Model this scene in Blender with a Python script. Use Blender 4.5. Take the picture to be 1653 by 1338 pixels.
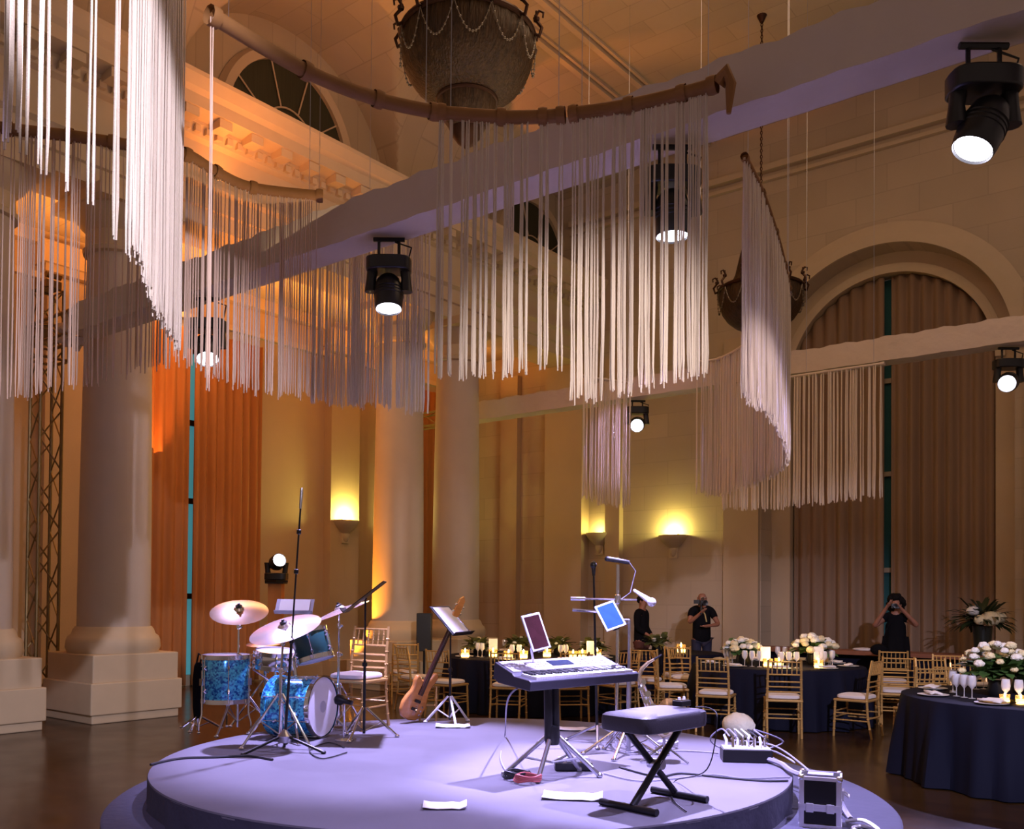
import bpy, math, random
from mathutils import Vector, Matrix, Euler
random.seed(7)
PI = math.pi
for o in list(bpy.data.objects): bpy.data.objects.remove(o)
S = bpy.context.scene
COL = S.collection
rnd = random.random
def ru(a, b): return a + (b - a) * random.random()

# ------------------------------------------------------------------ camera
F = 1500.0; IW, IH = 1653.0, 1338.0
YAW = math.radians(38.0); PITCH = math.radians(1.0); ROLL = math.radians(0.5)
CAMH = 1.62
cam = bpy.data.cameras.new('camera'); cam_o = bpy.data.objects.new('camera', cam); COL.objects.link(cam_o)
R3 = Matrix.Rotation(YAW, 3, 'Z') @ Matrix.Rotation(PI / 2 + PITCH, 3, 'X') @ Matrix.Rotation(ROLL, 3, 'Z')
cam_o.matrix_world = Matrix.Translation((0, 0, CAMH)) @ R3.to_4x4()
cam.sensor_width = 36.0; cam.lens = 36.0 * F / IW
SHY = (965 - IH / 2 - F * math.tan(PITCH)) / IW
cam.shift_y = SHY; cam.clip_end = 200; cam.clip_start = 0.05
S.camera = cam_o
CAM = Vector((0, 0, CAMH))
RV = Vector((math.cos(YAW), math.sin(YAW), 0)); DV = Vector((-math.sin(YAW), math.cos(YAW), 0))
def W(r, d, h=0.0):                      # right, depth, height  ->  room point
    return RV * r + DV * d + Vector((0, 0, h))
def ray(px, py):
    return R3 @ Vector(((px - IW / 2) / F, (IH / 2 - py) / F + SHY * IW / F, -1.0))
def at(px, py, h=0.0):                   # where the line of sight meets height h
    v = ray(px, py); return CAM + v * ((h - CAMH) / v.z)
def ad(px, py, d):                       # point on the line of sight at depth d
    v = ray(px, py); return CAM + v * (d / v.dot(DV))
def onY(px, py, Y):
    v = ray(px, py); return CAM + v * (Y / v.y)
def dirw(r, d, h=0):                     # direction
    return RV * r + DV * d + Vector((0, 0, h))

# ------------------------------------------------------------------ view + world
S.view_settings.view_transform = 'Standard'; S.view_settings.look = 'None'
S.view_settings.gamma = 1.0; S.view_settings.use_curve_mapping = False
S.view_settings.exposure = 0.38
wd = bpy.data.worlds.new('world'); S.world = wd; wd.use_nodes = True
wd.node_tree.nodes['Background'].inputs[0].default_value = (1.0, 0.70, 0.60, 1)
wd.node_tree.nodes['Background'].inputs[1].default_value = 0.17

def light(kind, name, loc, energy, col, size=0.1, target=None, spot=40, blend=0.4, sy=None, spread=None):
    l = bpy.data.lights.new(name, kind); l.energy = energy; l.color = col
    if kind == 'AREA':
        l.size = size
        if sy: l.shape = 'RECTANGLE'; l.size_y = sy
        if spread: l.spread = math.radians(spread)
    elif kind == 'SPOT':
        l.spot_size = math.radians(spot); l.spot_blend = blend; l.shadow_soft_size = size
    else: l.shadow_soft_size = size
    o = bpy.data.objects.new(name, l); COL.objects.link(o); o.location = loc
    if target is not None:
        o.rotation_euler = (Vector(target) - Vector(loc)).to_track_quat('-Z', 'Y').to_euler()
    return o
LAV = (0.52, 0.46, 1.0); WARM = (1.0, 0.66, 0.40); ORA = (1.0, 0.30, 0.06); WHT = (0.90, 0.82, 1.0)
# cornice and aisle washes, vault uplights, then an added hall fill and bounce
light('AREA', 'cornice_strip_light', (-11.16, 7.7, 7.50), 130, ORA, 0.05, (-11.12, 7.7, 9), sy=18.5)
light('AREA', 'cornice_wash_light', (-10.6, 8.0, 6.0), 60, ORA, 0.3, (-11.7, 8.2, 8.4), sy=13, spread=110)
light('AREA', 'aisle_wash_light', (-13.4, 9.0, 6.3), 190, (1.0, 0.34, 0.07), 0.6, (-13.4, 9.0, 8), sy=14)
for yy in (6.0, 13.0): light('SPOT', 'vault_uplight', (-11.0, yy, 8.8), 75, (1.0, 0.26, 0.07), 0.05, (-9.6, yy + 1.0, 10.5), 58, 0.12)
light('AREA', 'hall_fill_light', (-3.6, 9.5, 10.5), 215, WARM, 6, (-5.2, 9.6, 0), sy=9)  # soft ambient fill added near the ceiling, no fixture hangs there
light('AREA', 'aisle_floor_wash_light', (-13.3, 9.0, 6.6), 120, (1.0, 0.50, 0.18), 1.0, (-13.6, 9.0, 0), sy=13)
light('AREA', 'ceiling_bounce_light', (-4.0, 8.5, 5.8), 90, (1.0, 0.72, 0.44), 6, (-5, 8, 12), sy=9)  # added in place of light bounced up to the ceiling
# spots added for an unseen front truss, above and behind the viewer
light('SPOT', 'unseen_front_spot', (0.6, 0.4, 5.4), 2000, WHT, 0.06, W(-1.92, 4.9, 3.9), 25, 0.5)
light('SPOT', 'unseen_front_spot', (1.2, 0.8, 4.2), 1500, (1.0, 0.86, 0.84), 0.06, W(0.50, 6.0, 3.15), 19, 0.8)
light('SPOT', 'unseen_front_spot', (1.6, 0.9, 4.2), 1500, (1.0, 0.80, 0.86), 0.06, W(2.25, 7.9, 3.2), 11, 0.7)
light('SPOT', 'unseen_front_spot', (2.2, 1.6, 4.6), 2400, (0.80, 0.74, 1.0), 0.06, W(4.3, 11.0, 0.6), 31, 0.7)
light('SPOT', 'unseen_front_spot', (-0.6, -0.4, 5.0), 950, LAV, 0.06, W(-1.2, 5.0, 0.2), 46, 0.8)

# ------------------------------------------------------------------ materials
MATS = {}
def mat(name, col, rough=0.6, metal=0.0, bump=0.0, bscale=40, noise=0.0, nscale=5, emit=None, es=0, spec=0.5, coat=0, trans=0, sheen=0, alpha=None, stretch=None):
    if name in MATS: return MATS[name]
    m = bpy.data.materials.new(name); m.use_nodes = True
    nt = m.node_tree; b = nt.nodes['Principled BSDF']
    b.inputs['Base Color'].default_value = (*col, 1); b.inputs['Roughness'].default_value = rough
    b.inputs['Metallic'].default_value = metal
    b.inputs['Specular IOR Level'].default_value = spec
    if coat: b.inputs['Coat Weight'].default_value = coat
    if trans: b.inputs['Transmission Weight'].default_value = trans
    if sheen: b.inputs['Sheen Weight'].default_value = sheen
    if alpha is not None: b.inputs['Alpha'].default_value = alpha
    if emit: b.inputs['Emission Color'].default_value = (*emit, 1); b.inputs['Emission Strength'].default_value = es
    tc = nt.nodes.new('ShaderNodeTexCoord'); vec = tc.outputs['Object']
    if stretch:
        mp = nt.nodes.new('ShaderNodeMapping'); mp.inputs['Scale'].default_value = stretch
        nt.links.new(vec, mp.inputs[0]); vec = mp.outputs[0]
    n = nt.nodes.new('ShaderNodeTexNoise'); n.inputs['Scale'].default_value = nscale; n.inputs['Detail'].default_value = 4
    nt.links.new(vec, n.inputs['Vector'])
    k = noise if noise else 0.06
    mx = nt.nodes.new('ShaderNodeMix'); mx.data_type = 'RGBA'
    mx.inputs[6].default_value = (*[c * (1 - k) for c in col], 1); mx.inputs[7].default_value = (*[min(1, c * (1 + k)) for c in col], 1)
    nt.links.new(n.outputs['Fac'], mx.inputs[0]); nt.links.new(mx.outputs[2], b.inputs['Base Color'])
    if bump:
        n2 = nt.nodes.new('ShaderNodeTexNoise'); n2.inputs['Scale'].default_value = bscale; n2.inputs['Detail'].default_value = 3
        nt.links.new(vec, n2.inputs['Vector'])
        bp = nt.nodes.new('ShaderNodeBump'); bp.inputs['Strength'].default_value = bump; bp.inputs['Distance'].default_value = 0.02
        nt.links.new(n2.outputs['Fac'], bp.inputs['Height']); nt.links.new(bp.outputs[0], b.inputs['Normal'])
    MATS[name] = m; return m
def brickmat(name, col, joint, axes, bw=0.95, bh=0.42, rough=0.8):
    m = mat(name, col, rough, noise=0.10, nscale=1.2, bump=0.12, bscale=30); nt = m.node_tree; b = nt.nodes['Principled BSDF']
    tc = nt.nodes.new('ShaderNodeTexCoord'); sp = nt.nodes.new('ShaderNodeSeparateXYZ'); cb = nt.nodes.new('ShaderNodeCombineXYZ')
    nt.links.new(tc.outputs['Object'], sp.inputs[0])
    nt.links.new(sp.outputs[axes[0]], cb.inputs[0]); nt.links.new(sp.outputs[axes[1]], cb.inputs[1])
    br = nt.nodes.new('ShaderNodeTexBrick'); nt.links.new(cb.outputs[0], br.inputs['Vector'])
    br.inputs['Scale'].default_value = 1; br.inputs['Brick Width'].default_value = bw; br.inputs['Row Height'].default_value = bh
    br.inputs['Mortar Size'].default_value = 0.012; br.inputs['Mortar Smooth'].default_value = 0.6
    br.inputs['Color1'].default_value = (1, 1, 1, 1); br.inputs['Color2'].default_value = (0.88, 0.88, 0.88, 1); br.inputs['Mortar'].default_value = (joint, joint, joint, 1)
    src = b.inputs['Base Color'].links[0].from_socket
    mm = nt.nodes.new('ShaderNodeMix'); mm.data_type = 'RGBA'; mm.blend_type = 'MULTIPLY'; mm.inputs[0].default_value = 1
    nt.links.new(src, mm.inputs[6]); nt.links.new(br.outputs['Color'], mm.inputs[7]); nt.links.new(mm.outputs[2], b.inputs['Base Color'])
    return m
M_wall = brickmat('plaster_ashlar_wall', (0.52, 0.42, 0.31), 0.82, (0, 2), 1.1, 0.5)
M_wallside = mat('plaster_side_wall', (0.52, 0.40, 0.27), 0.85, noise=0.08, nscale=1.5, bump=0.1)
M_ceil = brickmat('plaster_block_ceiling', (0.48, 0.40, 0.29), 0.78, (0, 1), 1.0, 0.46)
M_trim = mat('painted_moulding', (0.55, 0.44, 0.31), 0.6, noise=0.06)
M_col = mat('painted_column', (0.52, 0.44, 0.38), 0.7, noise=0.07, nscale=3, bump=0.08, bscale=90)
M_plinth = mat('painted_plinth', (0.56, 0.45, 0.32), 0.7, noise=0.07)
M_gold = mat('gold_paint_wood', (0.55, 0.33, 0.11), 0.32, 0.35, noise=0.12, nscale=20)
M_ivory = mat('ivory_cushion_fabric', (0.72, 0.66, 0.66), 0.85, bump=0.15, bscale=200, sheen=0.3)
M_blackmetal = mat('black_powdercoat', (0.012, 0.012, 0.014), 0.38, 0.3)
M_blackplastic = mat('black_plastic', (0.010, 0.010, 0.012), 0.35)
M_chrome = mat('chrome', (0.80, 0.80, 0.84), 0.13, 1.0, noise=0.03)
M_steel = mat('brushed_steel', (0.50, 0.50, 0.55), 0.3, 1.0, noise=0.1, nscale=30)
M_darkfabric = mat('dark_drape_fabric', (0.006, 0.007, 0.020), 0.8, spec=0.15, bump=0.1, bscale=300)
M_paper = mat('white_paper', (0.85, 0.85, 0.85), 0.7)
M_lamp = mat('lit_lens', (1, 1, 1), 0.3, emit=(0.86, 0.84, 1.0), es=14)
M_white = mat('white_plastic', (0.75, 0.75, 0.78), 0.35)
M_cable = mat('black_rubber_cable', (0.02, 0.02, 0.025), 0.5)
M_greycable = mat('grey_cable', (0.25, 0.24, 0.30), 0.5)
M_bronze = mat('dark_bronze', (0.050, 0.020, 0.010), 0.4, 0.7, noise=0.3, nscale=30)
M_leaf = mat('green_foliage', (0.06, 0.13, 0.03), 0.55, noise=0.4, nscale=9)
M_darkleaf = mat('dark_palm_leaf', (0.020, 0.035, 0.012), 0.5, noise=0.4, nscale=9)
M_bloom = mat('white_petals', (0.82, 0.80, 0.74), 0.7, noise=0.12, nscale=25, bump=0.6, bscale=45)
M_cream = mat('cream_petals', (0.78, 0.68, 0.42), 0.7, noise=0.15, nscale=25, bump=0.6, bscale=45)
M_flame = mat('candle_glow', (1, 0.8, 0.4), 0.5, emit=(1.0, 0.62, 0.22), es=9)
M_glass = mat('clear_glass', (0.85, 0.85, 0.95), 0.12, spec=1.0, alpha=0.38)
M_mirrorgold = mat('gold_metal', (0.75, 0.48, 0.14), 0.25, 1.0, noise=0.05)
M_skin = mat('skin', (0.30, 0.125, 0.075), 0.55, noise=0.08, nscale=30)
M_hair = mat('black_hair', (0.006, 0.004, 0.004), 0.8, spec=0.15, bump=0.8, bscale=60, stretch=(1, 1, 0.3))
M_blackcloth = mat('black_clothing', (0.006, 0.006, 0.008), 0.9, spec=0.08, bump=0.2, bscale=120)
M_maroon = mat('maroon_trousers', (0.10, 0.03, 0.02), 0.8)
M_tablewood = mat('reddish_wood', (0.26, 0.10, 0.055), 0.4, noise=0.3, nscale=6, stretch=(1, 8, 8))

def floor_mat():
    m = mat('dark_glossy_wood_floor', (0.050, 0.025, 0.009), 0.20, coat=0.0, noise=0.45, nscale=3, stretch=(1, 12, 1))
    nt = m.node_tree; b = nt.nodes['Principled BSDF']
    tc = nt.nodes.new('ShaderNodeTexCoord'); br = nt.nodes.new('ShaderNodeTexBrick'); nt.links.new(tc.outputs['Object'], br.inputs['Vector'])
    br.inputs['Scale'].default_value = 1; br.inputs['Brick Width'].default_value = 1.6; br.inputs['Row Height'].default_value = 0.11; br.inputs['Mortar Size'].default_value = 0.002
    br.inputs['Color1'].default_value = (1, 1, 1, 1); br.inputs['Color2'].default_value = (0.72, 0.72, 0.72, 1); br.inputs['Mortar'].default_value = (0.3, 0.3, 0.3, 1)
    src = b.inputs['Base Color'].links[0].from_socket
    mm = nt.nodes.new('ShaderNodeMix'); mm.data_type = 'RGBA'; mm.blend_type = 'MULTIPLY'; mm.inputs[0].default_value = 1
    nt.links.new(src, mm.inputs[6]); nt.links.new(br.outputs['Color'], mm.inputs[7]); nt.links.new(mm.outputs[2], b.inputs['Base Color'])
    n = nt.nodes.new('ShaderNodeTexNoise'); n.inputs['Scale'].default_value = 2.5; nt.links.new(tc.outputs['Object'], n.inputs['Vector'])
    mr = nt.nodes.new('ShaderNodeMapRange'); mr.inputs[3].default_value = 0.14; mr.inputs[4].default_value = 0.30
    nt.links.new(n.outputs['Fac'], mr.inputs[0]); nt.links.new(mr.outputs[0], b.inputs['Roughness'])
    return m
def sparkle_mat():
    m = mat('blue_sparkle_wrap', (0.02, 0.16, 0.45), 0.22, 0.35, coat=0.6)
    nt = m.node_tree; b = nt.nodes['Principled BSDF']
    tc = nt.nodes.new('ShaderNodeTexCoord'); v = nt.nodes.new('ShaderNodeTexVoronoi'); v.inputs['Scale'].default_value = 60
    nt.links.new(tc.outputs['Object'], v.inputs['Vector'])
    cr = nt.nodes.new('ShaderNodeValToRGB'); e = cr.color_ramp.elements
    e[0].position = 0.15; e[0].color = (0.01, 0.10, 0.36, 1); e[1].position = 0.8; e[1].color = (0.10, 0.62, 0.85, 1)
    sp = nt.nodes.new('ShaderNodeSeparateColor'); nt.links.new(v.outputs['Color'], sp.inputs[0]); nt.links.new(sp.outputs[0], cr.inputs[0])
    nt.links.new(cr.outputs[0], b.inputs['Base Color'])
    bp = nt.nodes.new('ShaderNodeBump'); bp.inputs['Strength'].default_value = 0.5; bp.inputs['Distance'].default_value = 0.01
    nt.links.new(sp.outputs[1], bp.inputs['Height']); nt.links.new(bp.outputs[0], b.inputs['Normal'])
    return m
M_floor = floor_mat(); M_spark = sparkle_mat()
M_stage = mat('grey_stage_carpet', (0.135, 0.125, 0.15), 0.9, noise=0.14, nscale=2.5, bump=0.25, bscale=400)
M_skirt = mat('stage_skirt_cloth', (0.040, 0.038, 0.062), 0.85, noise=0.15, nscale=3, bump=0.3, bscale=14)
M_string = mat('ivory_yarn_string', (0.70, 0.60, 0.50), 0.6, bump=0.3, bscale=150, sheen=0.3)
M_brownband = mat('bronze_fabric_band', (0.26, 0.115, 0.03), 0.75, noise=0.2, nscale=8)
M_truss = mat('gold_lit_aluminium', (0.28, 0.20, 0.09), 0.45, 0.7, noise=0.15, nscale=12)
M_cover = mat('stretch_truss_cover', (0.62, 0.52, 0.44), 0.8, noise=0.08, nscale=2, bump=0.9, bscale=5)
M_tan = mat('taupe_window_drape', (0.27, 0.175, 0.115), 0.8, noise=0.12, nscale=4, stretch=(3, 3, 0.3))
M_rust = mat('rust_window_drape', (0.42, 0.17, 0.05), 0.8, noise=0.15, nscale=4, stretch=(3, 3, 0.3))

# ------------------------------------------------------------------ mesh helper
class MB:
    def __init__(s): s.v = []; s.f = []; s.M = Matrix.Identity(4)
    def av(s, p): s.v.append(tuple(s.M @ Vector(p))); return len(s.v) - 1
    def box(s, c, d, rot=None):
        c = Vector(c); a = [x / 2 for x in d]; R = rot if rot else Matrix.Identity(3)
        i = [s.av(c + R @ Vector((sx * a[0], sy * a[1], sz * a[2]))) for sx in (-1, 1) for sy in (-1, 1) for sz in (-1, 1)]
        for q in ((0, 1, 3, 2), (4, 6, 7, 5), (0, 4, 5, 1), (2, 3, 7, 6), (0, 2, 6, 4), (1, 5, 7, 3)): s.f.append([i[k] for k in q])
        return s
    def ring(s, c, u, w, r, n, r2=None):
        r2 = r if r2 is None else r2
        return [s.av(c + u * (math.cos(2 * PI * k / n) * r) + w * (math.sin(2 * PI * k / n) * r2)) for k in range(n)]
    def tube(s, pts, r, n=8, caps=True, closed=False):
        pts = [Vector(p) for p in pts]; rs = r if isinstance(r, (list, tuple)) else [r] * len(pts)
        N = len(pts); prev = None; rings = []
        for k in range(N):
            a = pts[(k - 1) % N] if (k > 0 or closed) else pts[0]; b = pts[(k + 1) % N] if (k < N - 1 or closed) else pts[-1]
            t = (b - a); t = t.normalized() if t.length > 1e-9 else Vector((0, 0, 1))
            if prev is None:
                u = t.cross(Vector((0, 0, 1)))
                if u.length < 1e-3: u = t.cross(Vector((0, 1, 0)))
            else: u = prev - t * prev.dot(t)
            u.normalize(); prev = u; w = t.cross(u)
            rings.append(s.ring(pts[k], u, w, rs[k], n))
        L = N if closed else N - 1
        for k in range(L):
            A = rings[k]; B = rings[(k + 1) % N]
            for j in range(n): s.f.append([A[j], A[(j + 1) % n], B[(j + 1) % n], B[j]])
        if caps and not closed: s.f.append(rings[0][::-1]); s.f.append(rings[-1])
        return s
    def cyl(s, a, b, r, r2=None, n=16): return s.tube([a, b], [r, r if r2 is None else r2], n)
    def lathe(s, prof, n=24, c=(0, 0, 0), axis=None, sx=1, sy=1, caps=True, a0=0, a1=2 * PI):
        c = Vector(c); Q = Matrix.Identity(3)
        if axis is not None: Q = Vector(axis).to_track_quat('Z', 'Y').to_matrix()
        full = abs(a1 - a0 - 2 * PI) < 1e-6; m = n if full else n + 1; rings = []
        for (r, z) in prof:
            rings.append([s.av(c + Q @ Vector((math.cos(a0 + (a1 - a0) * k / n) * r * sx, math.sin(a0 + (a1 - a0) * k / n) * r * sy, z))) for k in range(m)])
        for k in range(len(rings) - 1):
            A, B = rings[k], rings[k + 1]
            for j in range(n):
                j2 = (j + 1) % m; s.f.append([A[j], A[j2], B[j2], B[j]])
        if caps and full:
            if prof[0][0] > 1e-5: s.f.append(rings[0][::-1])
            if prof[-1][0] > 1e-5: s.f.append(rings[-1])
        return s
    def ball(s, c, r, n=12, m=8, rot=None, jit=0):
        c = Vector(c); r = (r, r, r) if not isinstance(r, (list, tuple)) else r; Rm = rot if rot else Matrix.Identity(3)
        top = s.av(c + Rm @ Vector((0, 0, r[2]))); rings = []
        for i in range(1, m):
            th = PI * i / m; row = []
            for k in range(n):
                ph = 2 * PI * k / n; q = 1 + (ru(-jit, jit) if jit else 0)
                row.append(s.av(c + Rm @ Vector((math.sin(th) * math.cos(ph) * r[0] * q, math.sin(th) * math.sin(ph) * r[1] * q, math.cos(th) * r[2] * q))))
            rings.append(row)
        bot = s.av(c + Rm @ Vector((0, 0, -r[2])))
        for k in range(n):
            s.f.append([top, rings[0][k], rings[0][(k + 1) % n]]); s.f.append([bot, rings[-1][(k + 1) % n], rings[-1][k]])
        for i in range(len(rings) - 1):
            for k in range(n): s.f.append([rings[i][k], rings[i + 1][k], rings[i + 1][(k + 1) % n], rings[i][(k + 1) % n]])
        return s
    def grid(s, P, wrap=False):
        ids = [[s.av(p) for p in row] for row in P]
        for i in range(len(ids) - 1):
            n = len(ids[i])
            for j in range(n if wrap else n - 1):
                j2 = (j + 1) % n; s.f.append([ids[i][j], ids[i][j2], ids[i + 1][j2], ids[i + 1][j]])
        return s
    def prism(s, poly, h, rot=None, c=(0, 0, 0)):      # polygon in local xy extruded along z from 0 to h
        Rm = rot if rot else Matrix.Identity(3); c = Vector(c); n = len(poly)
        a = [s.av(c + Rm @ Vector((x, y, 0))) for x, y in poly]; b = [s.av(c + Rm @ Vector((x, y, h))) for x, y in poly]
        s.f.append(a[::-1]); s.f.append(b)
        for k in range(n): s.f.append([a[k], a[(k + 1) % n], b[(k + 1) % n], b[k]])
        return s
    def build(s, name, m, parent=None, smooth=True, bevel=0, loc=None, label=None, kind=None):
        me = bpy.data.meshes.new(name); me.from_pydata(s.v, [], s.f); me.update()
        me.materials.append(m)
        if smooth:
            me.polygons.foreach_set('use_smooth', [True] * len(me.polygons))
            try: me.set_sharp_from_angle(angle=math.radians(38))
            except Exception: pass
        o = bpy.data.objects.new(name, me); COL.objects.link(o)
        if parent: o.parent = parent
        if loc is not None: o.location = loc
        if bevel:
            b = o.modifiers.new('bevel', 'BEVEL'); b.width = bevel; b.segments = 2; b.limit_method = 'ANGLE'
        if label: o['label'] = label
        if kind: o['kind'] = kind
        return o
def thing(name, label, cat, loc=(0, 0, 0), rz=0, group=None):
    o = bpy.data.objects.new(name, None); COL.objects.link(o); o.empty_display_size = 0.1
    o.location = loc; o.rotation_euler = (0, 0, rz); o['label'] = label; o['category'] = cat
    if group: o['group'] = group
    return o
def tag(o, label, cat, group=None, kind=None):
    o['label'] = label; o['category'] = cat
    if group: o['group'] = group
    if kind: o['kind'] = kind
    return o
def struct(o): o['kind'] = 'structure'; return o
def dup(root, loc, rz=None, label=None, group=None):
    r = root.copy(); COL.objects.link(r); r.location = loc
    if rz is not None: r.rotation_euler = (0, 0, rz)
    if label: r['label'] = label
    if group: r['group'] = group
    for ch in list(root.children):
        c = ch.copy(); COL.objects.link(c); c.parent = r
        for g in list(ch.children):
            d = g.copy(); COL.objects.link(d); d.parent = c
    return r
def face(p, q): d = Vector(q) - Vector(p); return math.atan2(-d.x, d.y)      # rz so that local +Y looks from p to q

# ================================================================== SETTING
CX, OX, FY = -11.8, -14.9, 17.2          # colonnade line, outer wall, far wall
BAYC = [2.65, 9.5, 16.35]
struct(MB().box((-6.5, 7.2, -0.05), (19, 23, 0.1)).build('floor', M_floor, smooth=False))
# groin-vaulted ceiling as one surface
def covz(x):
    if x <= CX: return 8.8
    if x >= CX + 2.2: return 10.9
    return 8.8 + 2.1 * math.sqrt(max(0, 1 - ((CX + 2.2 - x) / 2.2) ** 2))
def penz(y):
    z = 8.8
    for c in BAYC:
        t = abs(y - c) / 2.2
        if t < 1: z = max(z, 8.8 + 2.02 * math.sqrt(1 - t * t))
    return z
def ceilz(x, y): return max(covz(x), penz(y))
xs = [CX - 0.35, CX - 0.2, CX] + [CX + 2.2 * (1 - math.cos(k / 28 * PI / 2)) for k in range(1, 29)] + [-8, -5, -2, 1.5, 3]
ys = [-2 + 19.2 * k / 320 for k in range(321)]
mb = MB(); mb.grid([[(x, y, ceilz(x, y)) for y in ys] for x in xs]); struct(mb.build('ceiling', M_ceil))
mb = MB(); mb.grid([[(CX - 0.35, y, z) for y in ys] for z in (8.7,)] + [[(CX - 0.35, y, ceilz(CX - 0.35, y)) for y in ys]])
struct(mb.build('wall_left_lunette', M_ceil, smooth=False))
for i, x in enumerate((-8.45, -9.1)):
    mb = MB(); mb.box((x, 7.6, 10.87), (0.10, 19.2, 0.10)); mb.box((x + 0.12, 7.6, 10.89), (0.05, 19.2, 0.06)); struct(mb.build('trim_%d' % (i + 1), M_trim, smooth=False))
# entablature over the colonnade
prof = [(-0.42, 6.8), (0.42, 6.8), (0.42, 7.02), (0.46, 7.04), (0.46, 7.28), (0.53, 7.33), (0.53, 7.38), (0.42, 7.42), (0.42, 7.92), (0.50, 7.96), (0.54, 8.06), (0.58, 8.10), (0.58, 8.14), (0.84, 8.18), (0.84, 8.34), (0.90, 8.40), (0.96, 8.54), (0.96, 8.60), (0.4, 8.70), (-0.42, 8.82)]
mb = MB(); mb.grid([[(CX + x, y, z) for (x, z) in prof + prof[:1]] for y in (-2, FY)])
y = -1.8
while y < FY: mb.box((CX + 0.70, y, 8.11), (0.24, 0.2, 0.12)); y += 0.52          # modillions
y = -1.9
while y < FY: mb.box((CX + 0.555, y, 8.03), (0.07, 0.09, 0.09)); y += 0.17        # dentils
struct(mb.build('trim_4', M_trim, smooth=False))
# back of the clerestory + aisle ceiling
struct(MB().box((-13.3, 7.6, 7.35), (3.3, 19.2, 0.1)).build('ceiling_aisle', M_ceil, smooth=False))
for k in range(5):                                                             # recessed can openings in the aisle ceiling
    o = MB().lathe([(0.0, 0), (0.09, 0), (0.10, -0.01), (0.115, -0.012), (0.115, 0.0)], 20).build('recessed_light', M_bronze, loc=(-13.25, 5.0 + 2.3 * k, 7.295))
    tag(o, 'small unlit recessed downlight in the aisle ceiling', 'light', 'recessed downlights of the aisle ceiling')
# outer wall with window drapes and pilasters
struct(MB().box((OX - 0.1, 7.6, 3.7), (0.2, 19.2, 7.4)).build('wall_left', M_wallside, smooth=False))
def pilaster_x(i, y0, y1, d=0.22):
    mb = MB(); mb.box((OX + d / 2, (y0 + y1) / 2, 3.3), (d, y1 - y0, 6.6)); mb.box((OX + d / 2 + 0.03, (y0 + y1) / 2, 6.72), (d + 0.12, y1 - y0 + 0.14, 0.12)); mb.box((OX + d / 2 + 0.06, (y0 + y1) / 2, 6.95), (d + 0.2, y1 - y0 + 0.26, 0.34)); mb.box((OX + d / 2 + 0.04, (y0 + y1) / 2, 0.15), (d + 0.1, y1 - y0 + 0.1, 0.3))
    struct(mb.build('trim_%d' % i, M_wallside, smooth=False))
pilaster_x(5, 12.72, 13.5); pilaster_x(6, 6.9, 7.7)
struct(MB().box((OX + 0.04, 7.6, 0.12), (0.08, 19.2, 0.24)).build('baseboard_left', M_trim, smooth=False))
mb = MB(); mb.box((OX + 0.06, 7.6, 6.62), (0.12, 19.2, 0.10)); mb.box((OX + 0.10, 7.6, 7.2), (0.2, 19.2, 0.2)); struct(mb.build('trim_7', M_trim, smooth=False))
# far wall with the big arched window
AX, AZ, RO, RI = -5.1, 5.85, 2.2, 1.82
def wall_with_arch(name, Y, x0, x1, z1, cx, R, m, th=0.0):
    mb = MB(); xl = [x0, cx - R] + [cx - R * math.cos(PI * k / 48) for k in range(1, 48)] + [cx + R, x1]
    def zb(x): return AZ + math.sqrt(max(0, R * R - (x - cx) ** 2))
    mb.grid([[(x0, Y, 0), (cx - R, Y, 0)], [(x0, Y, z1), (cx - R, Y, z1)]]); mb.grid([[(cx + R, Y, 0), (x1, Y, 0)], [(cx + R, Y, z1), (x1, Y, z1)]])
    xa = xl[1:-1]; mb.grid([[(x, Y, zb(x)) for x in xa], [(x, Y, z1) for x in xa]])
    if th:
        path = [(cx - R, 0)] + [(x, zb(x)) for x in xa] + [(cx + R, 0)]
        mb.grid([[(x, Y, z) for x, z in path], [(x, Y + th, z) for x, z in path]])
    struct(mb.build(name, m, smooth=False))
wall_with_arch('wall_back', FY, OX - 0.2, 3.0, 11.0, AX, RO, M_wall, 0.5)
wall_with_arch('wall_back_recess', FY + 0.5, -8.0, -2.0, 9.0, AX, RI, M_wallside, 0.35)
def archband(name, Y, R0, R1, d, m, legs=False):
    mb = MB(); n = 48; P = []
    for k in range(n + 1):
        a = PI * k / n; c, s_ = math.cos(a), math.sin(a)
        P.append([(AX + R0 * c, Y, AZ + R0 * s_), (AX + R0 * c, Y - d, AZ + R0 * s_), (AX + (R0 + R1) / 2 * c, Y - d * 1.15, AZ + (R0 + R1) / 2 * s_), (AX + R1 * c, Y - d, AZ + R1 * s_), (AX + R1 * c, Y, AZ + R1 * s_)])
    mb.grid(P); struct(mb.build(name, m, smooth=False))
archband('trim_8', FY, RO, RO + 0.36, 0.06, M_trim); archband('trim_9', FY + 0.5, RI, RI + 0.16, 0.05, M_trim)
for i, (a, b, d) in enumerate(((-8.05, -7.32, 0.10), (-10.78, -10.42, 0.16), (-12.3, -11.3, 0.3), (-13.7, -13.2, 0.16), (-2.75, -1.9, 0.1))):
    mb = MB(); mb.box(((a + b) / 2, FY - d / 2, 3.4), (b - a, d, 6.8)); mb.box(((a + b) / 2, FY - d / 2 - 0.03, 0.15), (b - a + 0.1, d + 0.06, 0.3)); struct(mb.build('trim_%d' % (10 + i), M_wallside, smooth=False))
mb = MB(); mb.box((-4.4, FY - 0.08, 10.0), (14.8, 0.16, 0.12)); mb.box((-4.4, FY - 0.05, 9.8), (14.8, 0.1, 0.07)); struct(mb.build('trim_15', M_trim, smooth=False))
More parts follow.
